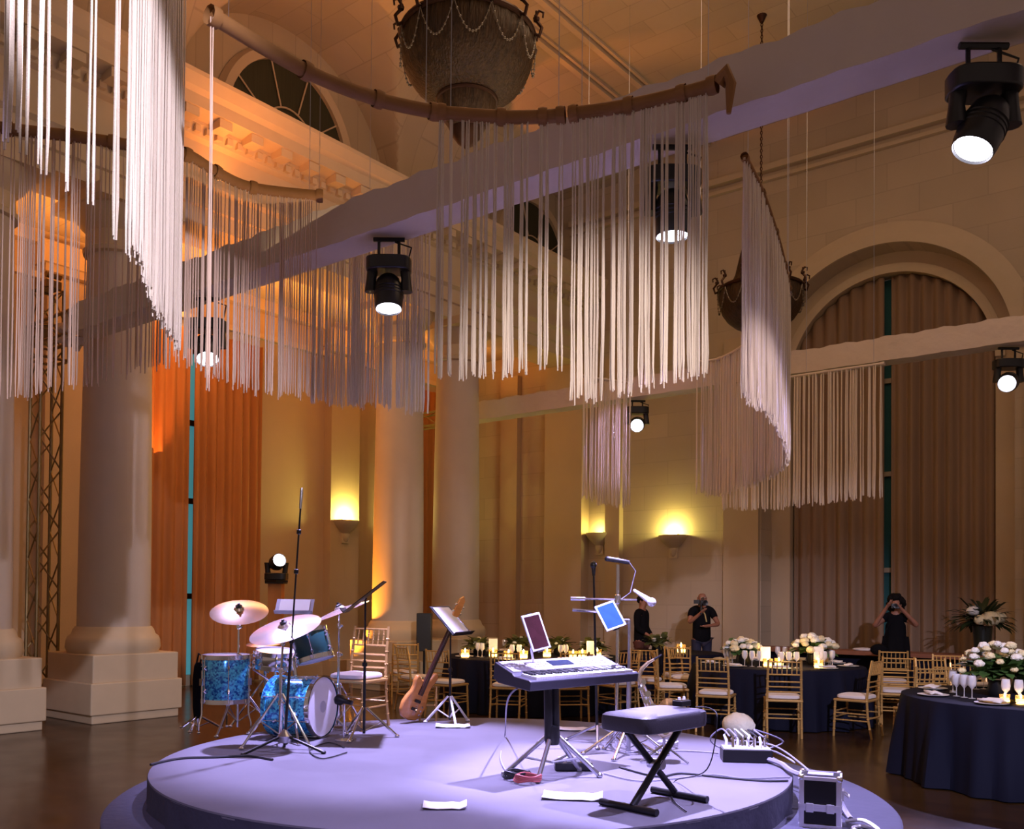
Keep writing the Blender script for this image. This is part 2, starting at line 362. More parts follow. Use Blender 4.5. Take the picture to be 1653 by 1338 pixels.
mb = MB(); mb.box((-11.0, FY - 0.04, 0.12), (7.7, 0.08, 0.24)); mb.box((0.1, FY - 0.04, 0.12), (5.7, 0.08, 0.24)); struct(mb.build('baseboard_back', M_trim, smooth=False))
# dark window behind the drapes
mb = MB(); n = 32
pan = [(AX + RI * math.cos(PI * k / n), AZ + RI * math.sin(PI * k / n)) for k in range(n + 1)] + [(AX - RI, 0), (AX + RI, 0)]
mb.prism([(x, z) for x, z in pan], 0.05, Matrix(((1, 0, 0), (0, 0, -1), (0, 1, 0))), (0, FY + 0.90, 0))
o = struct(mb.build('window_1', mat('night_window_glass', (0.05, 0.16, 0.17), 0.15), smooth=False))
mb = MB()
for z in (2.2, 4.0, 5.75): mb.box((AX, FY + 0.82, z), (2 * RI, 0.06, 0.09))
mb.box((AX - 0.18, FY + 0.82, 3.8), (0.07, 0.06, 7.5)); mb.build('window_frame', M_trim, o, smooth=False)
# lunette windows on the left
def lunette(i, yc):
    X = CX - 0.33; R = 1.2; n = 28
    P = [(yc + R * math.cos(PI * k / n), 8.84 + 1.15 * R * math.sin(PI * k / n)) for k in range(n + 1)]
    mb = MB(); mb.prism(P, 0.03, Matrix(((0, 0, 1), (1, 0, 0), (0, 1, 0))), (X, 0, 0))
    w = struct(mb.build('window_%d' % i, mat('dark_pleated_window', (0.030, 0.032, 0.015), 0.5, noise=0.5, nscale=3, stretch=(1, 12, 0.6)), smooth=False))
    mb = MB()
    mb.tube([(X + 0.05, yc + 0.55 * math.cos(PI * k / 20), 8.84 + 0.66 * math.sin(PI * k / 20)) for k in range(21)], 0.016, 6)
    for a in (35, 72, 108, 145): 
        c, s_ = math.cos(math.radians(a)), math.sin(math.radians(a)); mb.cyl((X + 0.05, yc + 0.55 * c, 8.84 + 0.66 * s_), (X + 0.05, yc + R * c, 8.84 + 1.15 * R * s_), 0.014, n=6)
    mb.build('window_frame', M_trim, w)
    mb = MB(); P2 = []
    for k in range(n + 1):
        c, s_ = math.cos(PI * k / n), math.sin(PI * k / n)
        P2.append([(X, yc + R * c, 8.84 + 1.15 * R * s_), (X + 0.1, yc + R * c, 8.84 + 1.15 * R * s_), (X + 0.12, yc + (R + .14) * c, 8.84 + (1.15 * R + .14) * s_), (X, yc + (R + .2) * c, 8.84 + (1.15 * R + .2) * s_)])
    mb.grid(P2); mb.build('window_surround', M_trim, w, smooth=False)
lunette(2, 9.5); lunette(3, 16.1); lunette(4, 2.65)

# columns
def column(y, label):
    t = thing('column', label, 'column', (CX, y, 0), group='paired columns of the colonnade')
    mb = MB(); mb.box((0, 0, 0.31), (1.26, 1.26, 0.40)); mb.box((0, 0, 0.06), (1.20, 1.20, 0.12)); mb.box((0, 0, 0.68), (1.18, 1.18, 0.36)); mb.build('plinth', M_plinth, t, smooth=False, bevel=0.015)
    mb = MB(); mb.lathe([(0.0, 0.86), (0.56, 0.86), (0.59, 0.93), (0.58, 1.02), (0.56, 1.07), (0.52, 1.10), (0.50, 1.16), (0.47, 1.20)], 40); mb.build('base', M_plinth, t)
    mb = MB(); P = [(0.455 - 0.055 * (k / 12) ** 1.6, 1.18 + 4.92 * k / 12) for k in range(13)]; mb.lathe(P, 48); mb.build('shaft', M_col, t)
    mb = MB(); mb.lathe([(0.40, 6.08), (0.45, 6.10), (0.46, 6.15), (0.42, 6.18), (0.41, 6.38), (0.44, 6.42), (0.52, 6.50), (0.58, 6.60), (0.60, 6.66), (0.0, 6.66)], 40); mb.box((0, 0, 6.73), (1.24, 1.24, 0.14)); mb.build('capital', M_trim, t)
    return t
column(4.7, 'thick cream column on a square stepped plinth, cut off by the left edge of the view')
column(6.5, 'thick cream column on a square stepped plinth, just left of the rust window drapes')
column(11.8, 'cream column glowing orange from an uplight at its foot, behind the drum kit')
column(13.35, 'grey-cream column behind the orange-lit one, nearest the far wall')

# drapes
def drape(name, pf, x0, x1, zb, ztf, folds, amp, m, label, cat='curtain', group=None):
    n = folds * 10; rows = 10; P = []
    ph = [ru(-0.4, 0.4) for _ in range(folds + 2)]; am = [ru(0.6, 1.2) for _ in range(folds + 2)]
    for i in range(rows + 1):
        row = []
        for k in range(n + 1):
            u = k / n; x = x0 + (x1 - x0) * u; q = u * folds; j = int(q); zt = ztf(x); t = i / rows
            a = amp * am[j] * (0.75 + 0.25 * t)
            off = a * math.sin(2 * PI * q + ph[j] * 0.3) + a * 0.4 * math.sin(2 * PI * q * 0.37 + 1.3)
            row.append(pf(x, off, zt + (zb - zt) * t))
        P.append(row)
    mb = MB(); mb.grid(P); o = mb.build(name, m)
    sm = o.modifiers.new('solid', 'SOLIDIFY'); sm.thickness = 0.012
    return tag(o, label, cat, group)
def archtop(x): return AZ + math.sqrt(max(0.0, RI * RI - (x - AX) ** 2)) - 0.02
YF = FY + 0.62
gapx = AX + 0.02
drape('window_drape', lambda x, o, z: (x, YF + o, z), AX - RI + 0.03, gapx - 0.09, 0.03, archtop, 7, 0.065, M_tan, 'floor-length taupe drape, left half of the tall arched window')
drape('window_drape', lambda x, o, z: (x, YF + o, z), gapx + 0.03, AX + RI - 0.03, 0.03, archtop, 8, 0.065, M_tan, 'floor-length taupe drape, right half of the tall arched window, behind the woman in black')
o = MB().box((OX + 0.08, 9.5, 3.3), (0.06, 2.5, 6.2)).build('window_5', mat('dusk_window_glass', (0.10, 0.36, 0.42), 0.15, emit=(0.10, 0.42, 0.50), es=0.28), smooth=False); struct(o)
mb = MB()
for z in (1.6, 3.3, 4.7, 6.0): mb.box((OX + 0.13, 9.5, z), (0.05, 2.5, 0.10))
mb.build('window_frame', M_bronze, o, smooth=False)
PX = OX + 0.26
drape('window_drape', lambda x, o, z: (PX + o, x, z), 8.0, 9.42, 0.03, lambda x: 6.35, 7, 0.05, M_rust, 'rust orange drape to the left of the narrow window gap, beside the thick column')
drape('window_drape', lambda x, o, z: (PX + o, x, z), 9.50, 10.95, 0.03, lambda x: 6.35, 8, 0.05, M_rust, 'rust orange drape to the right of the narrow window gap')
drape('window_drape', lambda x, o, z: (PX + o, x, z), 15.0, 17.0, 0.03, lambda x: 6.35, 9, 0.05, M_rust, 'rust orange drape seen in the slit between the two farther columns')
# wall sconces
def sconce(loc, rz, label, e):
    t = thing('wall_sconce', label, 'wall lamp', loc, rz, 'plaster bowl uplights on the walls')
    mb = MB(); mb.lathe([(0.03, -0.40), (0.07, -0.36), (0.10, -0.25), (0.09, -0.22), (0.16, -0.16), (0.27, -0.05), (0.31, 0.02), (0.31, 0.05), (0.28, 0.05), (0.25, 0.0), (0.12, -0.12), (0.0, -0.14)], 24, a0=PI, a1=2 * PI); mb.box((0, -0.01, -0.17), (0.2, 0.04, 0.5)); mb.build('bowl', M_trim, t)
    mb = MB(); mb.tube([(-0.12, -0.12, -0.02), (0.12, -0.12, -0.02)], 0.02, 8); mb.build('lamp_tube', mat('sconce_tube', (1, 1, .6), .5, emit=(1.0, 0.92, 0.42), es=8), t)
    p = Matrix.Rotation(rz, 3, 'Z') @ Vector((0, -0.13, 0.10)) + Vector(loc)
    light('POINT', 'sconce_light', p, e, (1.0, 0.86, 0.22), 0.06)
p = onY(1088, 868, FY); sconce((p.x, FY - 0.01, p.z), 0, 'glowing bowl sconce on the far wall, behind the microphone stands', 42)
sconce((OX + 0.23, 13.1, 3.15), PI / 2, 'glowing bowl sconce on the pilaster left of the orange-lit column', 70)
sconce((-11.0, FY - 0.01, 3.0), 0, 'small bowl sconce on the far wall in the shade of a narrow pilaster', 8)
p = at(592, 1085, 0)
light('SPOT', 'column_uplight', W(-3.05, 16.15, 0.22), 1000, (1.0, 0.33, 0.03), 0.08, W(-2.30, 16.40, 3.3), 58, 0.9)

# ================================================================== STAGE
SC = W(-0.27, 7.03, 0); HS = 0.42
t = thing('round_stage', 'low round stage in grey carpet with a wider step ring around it', 'stage', SC)
mb = MB()
n = 128; skirtp = []
for z, k in ((0.405, 0.0), (0.26, 0.5), (0.22, 1.0)):
    skirtp.append([((2.3 + 0.012 * k * math.sin(31 * a) + 0.01 * k * math.sin(53 * a + 1)) * math.cos(a), (2.3 + 0.012 * k * math.sin(31 * a) + 0.01 * k * math.sin(53 * a + 1)) * math.sin(a), z) for a in [2 * PI * j / n for j in range(n)]])
MB().grid(skirtp, True).build('skirt', M_skirt, t)
MB().lathe([(2.28, 0.235), (2.30, 0.40), (2.295, 0.415), (2.27, 0.42), (0.0, 0.42)], 128).build('platform', M_stage, t)
lo = W(0.22, -0.2, 0)
MB().lathe([(2.70, 0.0), (2.70, 0.215), (2.68, 0.23), (0.0, 0.23)], 128, c=(lo.x, lo.y, 0)).build('step', M_skirt, t)
def st(px, py): p = at(px, py, HS); return p           # a point on the stage floor
def sd(px, d, h=0.0):                                  # on the stage, at column px and depth d, h above it
    v = ray(px, 965); q = v * (d / v.dot(DV)); return Vector((q.x, q.y, HS + h))

#PART2
# ------------------------------------------------------------------ trusses and draped beams
def box_truss(mb, a, b, up, w=0.29, bay=0.42, r=0.024, rb=0.011):
    a, b = Vector(a), Vector(b); t = (b - a).normalized(); u = Vector(up) - t * Vector(up).dot(t); u.normalize(); v = t.cross(u)
    L = (b - a).length; n = max(1, round(L / bay)); cs = [(u * sx + v * sy) * (w / 2) for sx, sy in ((1, 1), (1, -1), (-1, -1), (-1, 1))]
    for c in cs: mb.tube([a + c, b + c], r, 8)
    for k in range(n + 1):
        p = a + t * (L * k / n)
        if k in (0, n):
            for j in range(4): mb.tube([p + cs[j], p + cs[(j + 1) % 4]], rb * 1.3, 6)
        if k < n:
            q = a + t * (L * (k + 1) / n)
            for j in range(4):
                c0, c1 = cs[j], cs[(j + 1) % 4]
                if k % 2: c0, c1 = c1, c0
                mb.tube([p + c0, q + c1], rb, 6)
BY, BZ = 5.80, 5.02; BY2, BZ2 = 14.2, 5.32
def tower(x, y, h, label, zc):
    t = thing('truss_tower', label, 'truss', (x, y, 0))
    mb = MB(); box_truss(mb, (0, 0, 0.05), (0, 0, h), (1, 0, 0)); mb.build('mast', M_truss, t)
    MB().box((0, 0, 0.02), (0.44, 0.44, 0.03)).build('base_plate', M_blackmetal, t, smooth=False)
    mb = MB(); w = 0.2
    for z in (zc - 0.22, zc + 0.22):
        for k in range(4):
            a, b = [((-w, -w), (w, -w)), ((w, -w), (w, w)), ((w, w), (-w, w)), ((-w, w), (-w, -w))][k]
            mb.tube([(a[0], a[1], z), (b[0], b[1], z)], 0.022, 6)
    for sx in (-w, w):
        for sy in (-w, w): mb.tube([(sx, sy, zc - 0.22), (sx, sy, zc + 0.22)], 0.022, 6)
    mb.box((0.05, -0.05, zc + 0.1), (0.26, 0.24, 0.2)); mb.build('sleeve_block', M_truss, t)
    mb = MB(); mb.box((0, 0, h + 0.06), (0.34, 0.2, 0.1)); mb.cyl((-0.1, 0.12, h + 0.1), (-0.1, -0.12, h + 0.1), 0.07); mb.cyl((0.14, 0.1, h + 0.18), (0.14, -0.1, h + 0.18), 0.04); mb.build('head_block', M_truss, t)
    return t
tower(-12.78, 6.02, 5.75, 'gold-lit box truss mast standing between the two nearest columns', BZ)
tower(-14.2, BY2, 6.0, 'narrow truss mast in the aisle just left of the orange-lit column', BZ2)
def beam(y, z, xa, xb, xc, label):
    t = thing('draped_truss_beam', label, 'truss', (0, y, z))
    mb = MB(); P = []; n = int((xb - xa) / 0.08); w, h = 0.17, 0.175
    prof = [(-w, -h), (-w, 0), (-w, h), (0, h + 0.01), (w, h), (w, 0), (w, -h), (0, -h - 0.01)]
    for k in range(n + 1):
        x = xa + (xb - xa) * k / n; q = 0.006 * math.sin(x * 9) + 0.005 * math.sin(x * 23 + 1); P.append([(x + 0.03 * (b_ + h), a * (1 + q * 3), b_ * (1 + q * 3) + q) for a, b_ in prof])
    mb.grid(P, True)
    mb.build('fabric_cover', M_cover, t)
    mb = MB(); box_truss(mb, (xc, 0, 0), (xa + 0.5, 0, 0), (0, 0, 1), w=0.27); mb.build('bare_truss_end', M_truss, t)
    # bunched cloth at the open end of the cover
    mb = MB(); P = []
    for k in range(7):
        x = xa - 0.06 * k; row = []
        for j in range(24):
            a = 2 * PI * j / 24; rr = 0.20 * (1 - 0.03 * k) + 0.035 * math.sin(5 * a + k * 1.3) + 0.02 * math.sin(9 * a + k)
            row.append((x + 0.04 * math.sin(7 * a), rr * math.cos(a), rr * math.sin(a) - 0.02 * k))
        P.append(row)
    mb.grid(P, True); mb.build('bunched_cloth', M_cover, t)
    return t
beam(BY, BZ, -11.35, 2.5, -12.53, 'long cream-draped truss beam crossing above the stage, lit lavender from below')
beam(BY2, BZ2, -12.1, 2.5, -13.9, 'cream-draped truss beam along the far end of the hall, in front of the tall window')

def moving_head(name_lbl, base, drop, aim, scale=1.0, lens_mat=M_lamp, hang=True, e=0, col=LAV, spot=38, off=0.0):
    """base: point under the beam; the head pivots below it."""
    base = Vector(base); t = thing('moving_head_light', name_lbl, 'stage light', base)
    s = scale; yd = Vector(aim).normalized()
    flat = Vector((yd.x, yd.y, 0)); rz = math.atan2(flat.y, flat.x) if flat.length > 0.05 else YAW
    ax = Vector((-math.sin(YAW + PI / 2 + off), math.cos(YAW + PI / 2 + off), 0)); ax = Vector((math.cos(YAW + off), math.sin(YAW + off), 0))
    sg = 1 if not hang else -1
    mb = MB()
    z0 = sg * drop
    side = Vector((-ax.y, ax.x, 0))
    Rm = Matrix((ax, side, Vector((0, 0, 1)))).transposed()
    poly = []
    for k in range(24):
        a = 2 * PI * k / 24; c, s_ = math.cos(a), math.sin(a)
        poly.append((0.20 * s * abs(c) ** 0.6 * (1 if c > 0 else -1), 0.13 * s * abs(s_) ** 0.6 * (1 if s_ > 0 else -1)))
    mb.prism(poly, 0.12 * s, Rm, (0, 0, z0 - 0.06 * s)); mb.build('yoke_base', M_blackplastic, t, bevel=0.012)
    piv = Vector((0, 0, z0 + sg * 0.24 * s))
    for q in (-1, 1):
        mb = MB(); a = ax * (0.155 * s * q)
        mb.tube([Vector((0, 0, z0)) + a * 0.9, Vector((0, 0, z0 + sg * 0.13 * s)) + a, piv + a], [0.05 * s, 0.045 * s, 0.06 * s], 10)
        mb.build('yoke_arm', M_blackplastic, t)
    mb = MB(); c = piv
    prof = [(0.0, -0.155), (0.07, -0.15), (0.105, -0.11), (0.125, -0.04), (0.13, 0.04), (0.125, 0.12), (0.118, 0.165), (0.113, 0.17), (0.108, 0.155), (0.0, 0.15)]
    mb.lathe([(r * s, z * s) for r, z in prof], 32, c=c, axis=yd)
    for k in range(3): mb.lathe([(0.128 * s, (-0.02 + 0.03 * k) * s), (0.134 * s, (-0.014 + 0.03 * k) * s), (0.128 * s, (-0.008 + 0.03 * k) * s)], 32, c=c, axis=yd, caps=False)
    mb.build('head', M_blackplastic, t)
    MB().lathe([(0.0, 0.158 * s), (0.104 * s, 0.157 * s), (0.106 * s, 0.152 * s)], 32, c=c, axis=yd).build('lens', lens_mat, t)
    mb = MB()
    if hang:
        for q in (-1, 1): mb.tube([ax * (0.09 * q) + Vector((0, 0, z0)), ax * (0.09 * q) + Vector((0, 0, 0.0)), ax * (0.075 * q) + Vector((0, 0, 0.01))], 0.014, 6)
        mb.tube([ax * -0.14 + Vector((0, 0, 0.02)), ax * 0.14 + Vector((0, 0, 0.02))], 0.02, 6)
        mb.tube([ax * 0.05 + Vector((0, 0, 0.0)), ax * 0.2 + Vector((0, 0, -0.05)), ax * 0.16 + Vector((0, 0, z0))], 0.008, 6)
    else: mb.box((0, 0, 0.02), (0.3, 0.24, 0.04))
    mb.build('clamp', M_blackmetal, t)
    if e:
        p = base + c + yd * (0.20 * s)
        light('SPOT', 'moving_head_beam', p, e, col, 0.05, p + yd * 3, spot, 0.5)
    return t
stgt = W(-0.1, 6.6, 0.45)
def head_on_beam(px, py_lens, aim_pt, label, e, spot=40, Y=BY, Z=BZ, drop=0.26, off=0.0, col=LAV):
    p = onY(px, 500, Y); p.z = Z - 0.235
    moving_head(label, p, drop, Vector(aim_pt) - (p - Vector((0, 0, drop + 0.24))), e=e, spot=spot, off=off, col=col)
head_on_beam(1588, 225, W(1.15, 4.95, 1.2), 'large black moving head hanging at the upper right corner, tilted to the left', 1100, 50, drop=0.20)
head_on_beam(1084, 365, W(1.15, 6.35, 0.4), 'black moving head under the beam, seen through the centre strings', 2900, 56, drop=0.21)
head_on_beam(627, 485, W(-0.95, 7.4, 0.4), 'black moving head under the beam above the drum kit side of the stage', 2300, 56, drop=0.21)
head_on_beam(335, 555, W(-2.4, 7.8, 0.4), 'small far moving head under the left end of the beam, behind dark strings', 450, 60, drop=0.27)
head_on_beam(1628, 620, W(1.4, 5.0, 1.4), 'moving head under the far beam at the right edge, shining towards the stage', 1300, 40, Y=BY2, Z=BZ2, drop=0.2)
head_on_beam(1030, 692, W(0.4, 6.0, 1.3), 'dazzling moving head under the far beam, shining straight at the viewer', 1200, 40, Y=BY2, Z=BZ2, drop=0.15)

# ------------------------------------------------------------------ hanging string curtains
def smoothpath(P, n):
    out = []; m = len(P)
    for i in range(m - 1):
        p0, p1, p2, p3 = P[max(0, i - 1)], P[i], P[i + 1], P[min(m - 1, i + 2)]
        for k in range(n):
            t = k / n; out.append([0.5 * ((2 * b) + (-a + c) * t + (2 * a - 5 * b + 4 * c - d) * t * t + (-a + 3 * b - 3 * c + d) * t ** 3) for a, b, c, d in zip(p0, p1, p2, p3)])
    out.append(list(P[-1])); return out
ZR = 4.93
def curtain(ctrl, label, step=0.045, rad=0.0065, per=3, zr=ZR, rail=0.035, jit=0.03, spread=0.014, m=None, railm=None, wires=(3, -4)):
    """ctrl: (right, depth, bottom height) along the rail"""
    t = thing('string_curtain', label, 'string curtain', (0, 0, 0))
    P = smoothpath(ctrl, 14); pts = [W(a, b, zr) for a, b, c in P]
    mb = MB(); mb.tube(pts, rail, 10)
    for k in range(0, len(pts), 14):                       # ties wrapped round the rail
        mb.lathe([(rail * 1.25, -0.03), (rail * 1.35, 0), (rail * 1.25, 0.03)], 10, c=pts[k], axis=(pts[min(k + 1, len(pts) - 1)] - pts[max(0, k - 1)]), caps=False)
    mb.build('rail', railm or M_brownband, t)
    for k in wires:
        MB().tube([pts[k], Vector((pts[k].x, pts[k].y, ceilz(pts[k].x, pts[k].y)))], 0.003, 4).build('suspension_wire', M_steel, t)
    mb = MB(); acc = 0.0
    for i in range(len(P) - 1):
        a, b = pts[i], pts[i + 1]; L = (b - a).length
        while acc < L:
            u = acc / L; p = a.lerp(b, u); zb = P[i][2] + (P[i + 1][2] - P[i][2]) * u + ru(-jit, jit)
            sp = spread
            for k in range(random.choice((per - 1, per, per + 1)) if per > 1 else 1):
                q = p + Vector((ru(-sp, sp), ru(-sp, sp), 0)); zz = zb + ru(-0.02, 0.03)
                dx, dy = ru(-0.010, 0.010), ru(-0.010, 0.010); H = zr - zz
                mb.tube([q, q + Vector((dx, dy, -H * 0.35)), q + Vector((dx * 0.4 + ru(-.004, .004), dy, -H * 0.7)), q + Vector((dx * 1.4, dy * 1.3, -H * 0.93)), q + Vector((dx * 1.2 + ru(-.008, .008), dy, -H))], [rad * 0.75, rad * 0.8, rad, rad * 1.15, rad * 0.7], 4)
            st_ = step(i / (len(P) - 1)) if callable(step) else step
            acc += st_ * ru(0.6, 1.4)
        acc -= L
    mb.build('strings', m or M_string, t, kind='stuff')
    return t
def rd(px, d): return ((px - 826.5) / F * d, d)
def bot(py, d): return CAMH + (965 - py) * d / F
def ctl(L): return [(*rd(px, d), bot(py, d)) for px, d, py in L]
# near left sweep, running away from the viewer
curtain([(-1.70, 2.9, 3.05)] + ctl([(5, 3.4, 232), (55, 3.8, 270), (120, 4.15, 320), (170, 4.5, 375), (212, 4.85, 420), (240, 5.3, 495), (262, 5.8, 530), (283, 6.3, 572)]), 'bright white string curtain sweeping away along the left of the view', step=lambda u: 0.21 if u < 0.58 else 0.026, per=3, rad=0.006, zr=6.1, spread=0.012)
# lower ring behind it
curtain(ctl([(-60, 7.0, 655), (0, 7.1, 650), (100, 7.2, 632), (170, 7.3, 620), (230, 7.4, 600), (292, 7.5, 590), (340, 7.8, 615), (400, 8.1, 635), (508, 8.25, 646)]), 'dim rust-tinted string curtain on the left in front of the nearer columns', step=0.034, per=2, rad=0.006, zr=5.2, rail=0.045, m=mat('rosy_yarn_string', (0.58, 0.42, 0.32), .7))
# central arc under the bronze band
ZA = 4.86
curtain(ctl([(500, 9.45, 650), (552, 9.2, 655), (620, 8.9, 660), (690, 8.7, 668)]), 'tan string curtain behind the long beam, hanging before the orange-lit column', wires=(3, 22), step=0.034, per=3, zr=5.2, rad=0.006)
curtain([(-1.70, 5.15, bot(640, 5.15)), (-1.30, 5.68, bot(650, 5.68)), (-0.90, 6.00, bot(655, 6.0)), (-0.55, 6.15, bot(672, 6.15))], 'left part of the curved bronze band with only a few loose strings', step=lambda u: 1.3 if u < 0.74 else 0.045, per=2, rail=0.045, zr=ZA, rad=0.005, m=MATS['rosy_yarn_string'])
curtain([(-0.50, 6.16, bot(606, 6.16)), (-0.10, 6.21, bot(608, 6.21)), (0.18, 6.20, bot(598, 6.2)), (0.30, 6.18, bot(600, 6.18))], 'central string curtain, left half with the higher hem, under the bronze band', step=0.062, per=4, rail=0.045, spread=0.012, zr=ZA)
curtain([(0.385, 6.16, bot(644, 6.16)), (0.74, 6.05, bot(632, 6.05)), (1.06, 5.9, bot(612, 5.9)), (1.235, 5.8, bot(598, 5.8))], 'central string curtain, right half with the longer hem', step=0.042, per=4, rail=0.045, spread=0.012, zr=ZA)
# right sweep
curtain(ctl([(1200, 6.9, 640), (1228, 7.5, 655), (1250, 8.3, 680), (1264, 9.1, 705), (1272, 9.8, 738)]), 'bright string curtain seen nearly edge-on, right of the centre', step=0.036, per=4, rail=0.025)
curtain(ctl([(1273, 10.0, 742), (1245, 10.9, 765), (1205, 11.9, 782), (1160, 12.7, 795), (1122, 12.9, 792)]), 'pink-lit string curtain beyond the bright edge-on one', step=0.045, per=3, rad=0.010, rail=0.02, railm=M_cover)
curtain(ctl([(1168, 14.4, 818), (1230, 14.0, 818), (1330, 13.4, 808), (1424, 12.9, 797)]), 'string curtain across the lower left of the tall window drapes', wires=(24, -4), step=0.055, per=3, rad=0.010, rail=0.02, railm=M_cover)
curtain(ctl([(940, 14.0, 800), (975, 14.2, 812), (1017, 14.4, 818)]), 'distant string curtain just left of the dazzling light', step=0.05, per=3, rad=0.009, zr=4.98, rail=0.02, railm=M_cover)
# band tail with a drooping end
mb = MB(); mb.tube([W(1.27, 5.78, ZA), W(1.31, 5.74, ZA + 0.05), W(1.34, 5.75, ZA - 0.02), W(1.33, 5.76, ZA - 0.20)], [0.05, 0.05, 0.035, 0.015], 8)
tag(mb.build('band_tie', M_brownband), 'knotted bronze cloth tail at the right end of the curved band', 'tie')

# ------------------------------------------------------------------ crystal chandeliers
M_crystal = mat('smoky_crystal_strands', (0.050, 0.026, 0.010), 0.35, 0.1, noise=1.0, nscale=26, bump=0.9, bscale=50, spec=0.35, stretch=(1, 1, 0.12))
def chandelier(loc, s, ztop, label):
    t = thing('chandelier', label, 'chandelier', loc)
    mb = MB(); n = 72
    def ribbed(prof, k=n):
        P = []
        for r, z in prof: P.append([(r * (1 + 0.018 * (j % 2)) * math.cos(2 * PI * j / k) * s, r * (1 + 0.018 * (j % 2)) * math.sin(2 * PI * j / k) * s, z * s) for j in range(k)])
        return P
    mb.grid(ribbed([(0.645, 0.0), (0.655, -0.10), (0.645, -0.22), (0.60, -0.36), (0.52, -0.48), (0.40, -0.58), (0.28, -0.63)]), True)
    mb.build('basket', M_crystal, t)
    mb = MB(); mb.grid(ribbed([(0.60, 0.04), (0.47, 0.10), (0.40, 0.25), (0.32, 0.6), (0.20, 1.0), (0.12, 1.3)]), True); mb.build('upper_strands', M_crystal, t)
    mb = MB(); mb.grid(ribbed([(0.29, -0.62), (0.285, -0.70), (0.24, -0.82), (0.16, -0.92)], 36), True); mb.build('lower_tier', M_crystal, t)
    mb = MB()
    for r, z, q in ((0.66, 0.0, 0.03), (0.44, 0.08, 0.022), (0.29, -0.63, 0.024), (0.17, -0.90, 0.016)):
        mb.tube([(r * s * math.cos(2 * PI * k / 48), r * s * math.sin(2 * PI * k / 48), z * s) for k in range(48)], q * s, 8, closed=True)
    mb.lathe([(0.16 * s, -0.90 * s), (0.15 * s, -0.98 * s), (0.09 * s, -1.06 * s), (0.03 * s, -1.10 * s), (0.0, -1.14 * s)], 20)
    mb.build('ring_frame', M_bronze, t)
    for k in range(12):                                  # scrolled arms with candle cups
        a = 2 * PI * k / 12; c, s_ = math.cos(a), math.sin(a); mb = MB()
        pts = [(0.64, 0.0), (0.72, -0.03), (0.745, 0.05), (0.70, 0.11), (0.68, 0.17), (0.72, 0.22), (0.76, 0.20), (0.755, 0.15)]
        mb.tube([(r * c * s, r * s_ * s, z * s) for r, z in pts], [0.022 * s, 0.02 * s, 0.018 * s, 0.018 * s, 0.016 * s, 0.014 * s, 0.012 * s, 0.01 * s], 6)
        mb.lathe([(0.0, 0), (0.03 * s, 0.01 * s), (0.035 * s, 0.04 * s), (0.012 * s, 0.05 * s), (0.012 * s, 0.11 * s), (0, 0.115 * s)], 8, c=(0.69 * c * s, 0.69 * s_ * s, 0.11 * s)); mb.build('scroll_arm', M_bronze, t)
    for k in range(12):
        a0, a1 = 2 * PI * k / 12, 2 * PI * (k + 1) / 12; mb = MB()
        def sw(u): a = a0 + (a1 - a0) * u; q = 1 - (2 * u - 1) ** 2; return ((0.685 - 0.02 * q) * s * math.cos(a), (0.685 - 0.02 * q) * s * math.sin(a), (-0.03 - 0.30 * q) * s)
        mb.tube([sw(v / 12) for v in range(13)], 0.005 * s, 5)
        for j in range(13):
            u = j / 12; a = a0 + (a1 - a0) * u; z = -0.03 - 0.30 * (1 - (2 * u - 1) ** 2); r = 0.685 - 0.02 * (1 - (2 * u - 1) ** 2)
            mb.ball((r * s * math.cos(a), r * s * math.sin(a), z * s), 0.013 * s, 6, 4)
        mb.build('crystal_swag', mat('clear_crystal', (0.16, 0.12, 0.08), 0.1, spec=1.0), t)
    mb = MB(); z = 1.3 * s; zt = ztop - loc[2]; i = 0
    mb.lathe([(0.13 * s, 1.25 * s), (0.15 * s, 1.32 * s), (0.05 * s, 1.36 * s), (0.0, 1.36 * s)], 16)
    while z < zt:
        q = 0.016; rr = (q, 0) if i % 2 else (0, q)
        mb.tube([(rr[0] * math.cos(b) , rr[1] * math.cos(b), z + 0.03 + 0.03 * math.sin(b)) for b in [2 * PI * k / 8 for k in range(8)]], 0.008, 5, closed=True); z += 0.048; i += 1
    mb.lathe([(0.0, zt - 0.12), (0.03, zt - 0.11), (0.07, zt - 0.02), (0.08, zt)], 12); mb.build('chain', M_bronze, t)
    return t
chandelier(ad(755, 62, 9.2), 1.0, 10.9, 'large dark crystal chandelier with scrolled arms, high at the centre top')
chandelier(ad(1228, 468, 14.6), 0.98, 10.9, 'smaller-looking crystal chandelier far back, half hidden by the right string curtain')

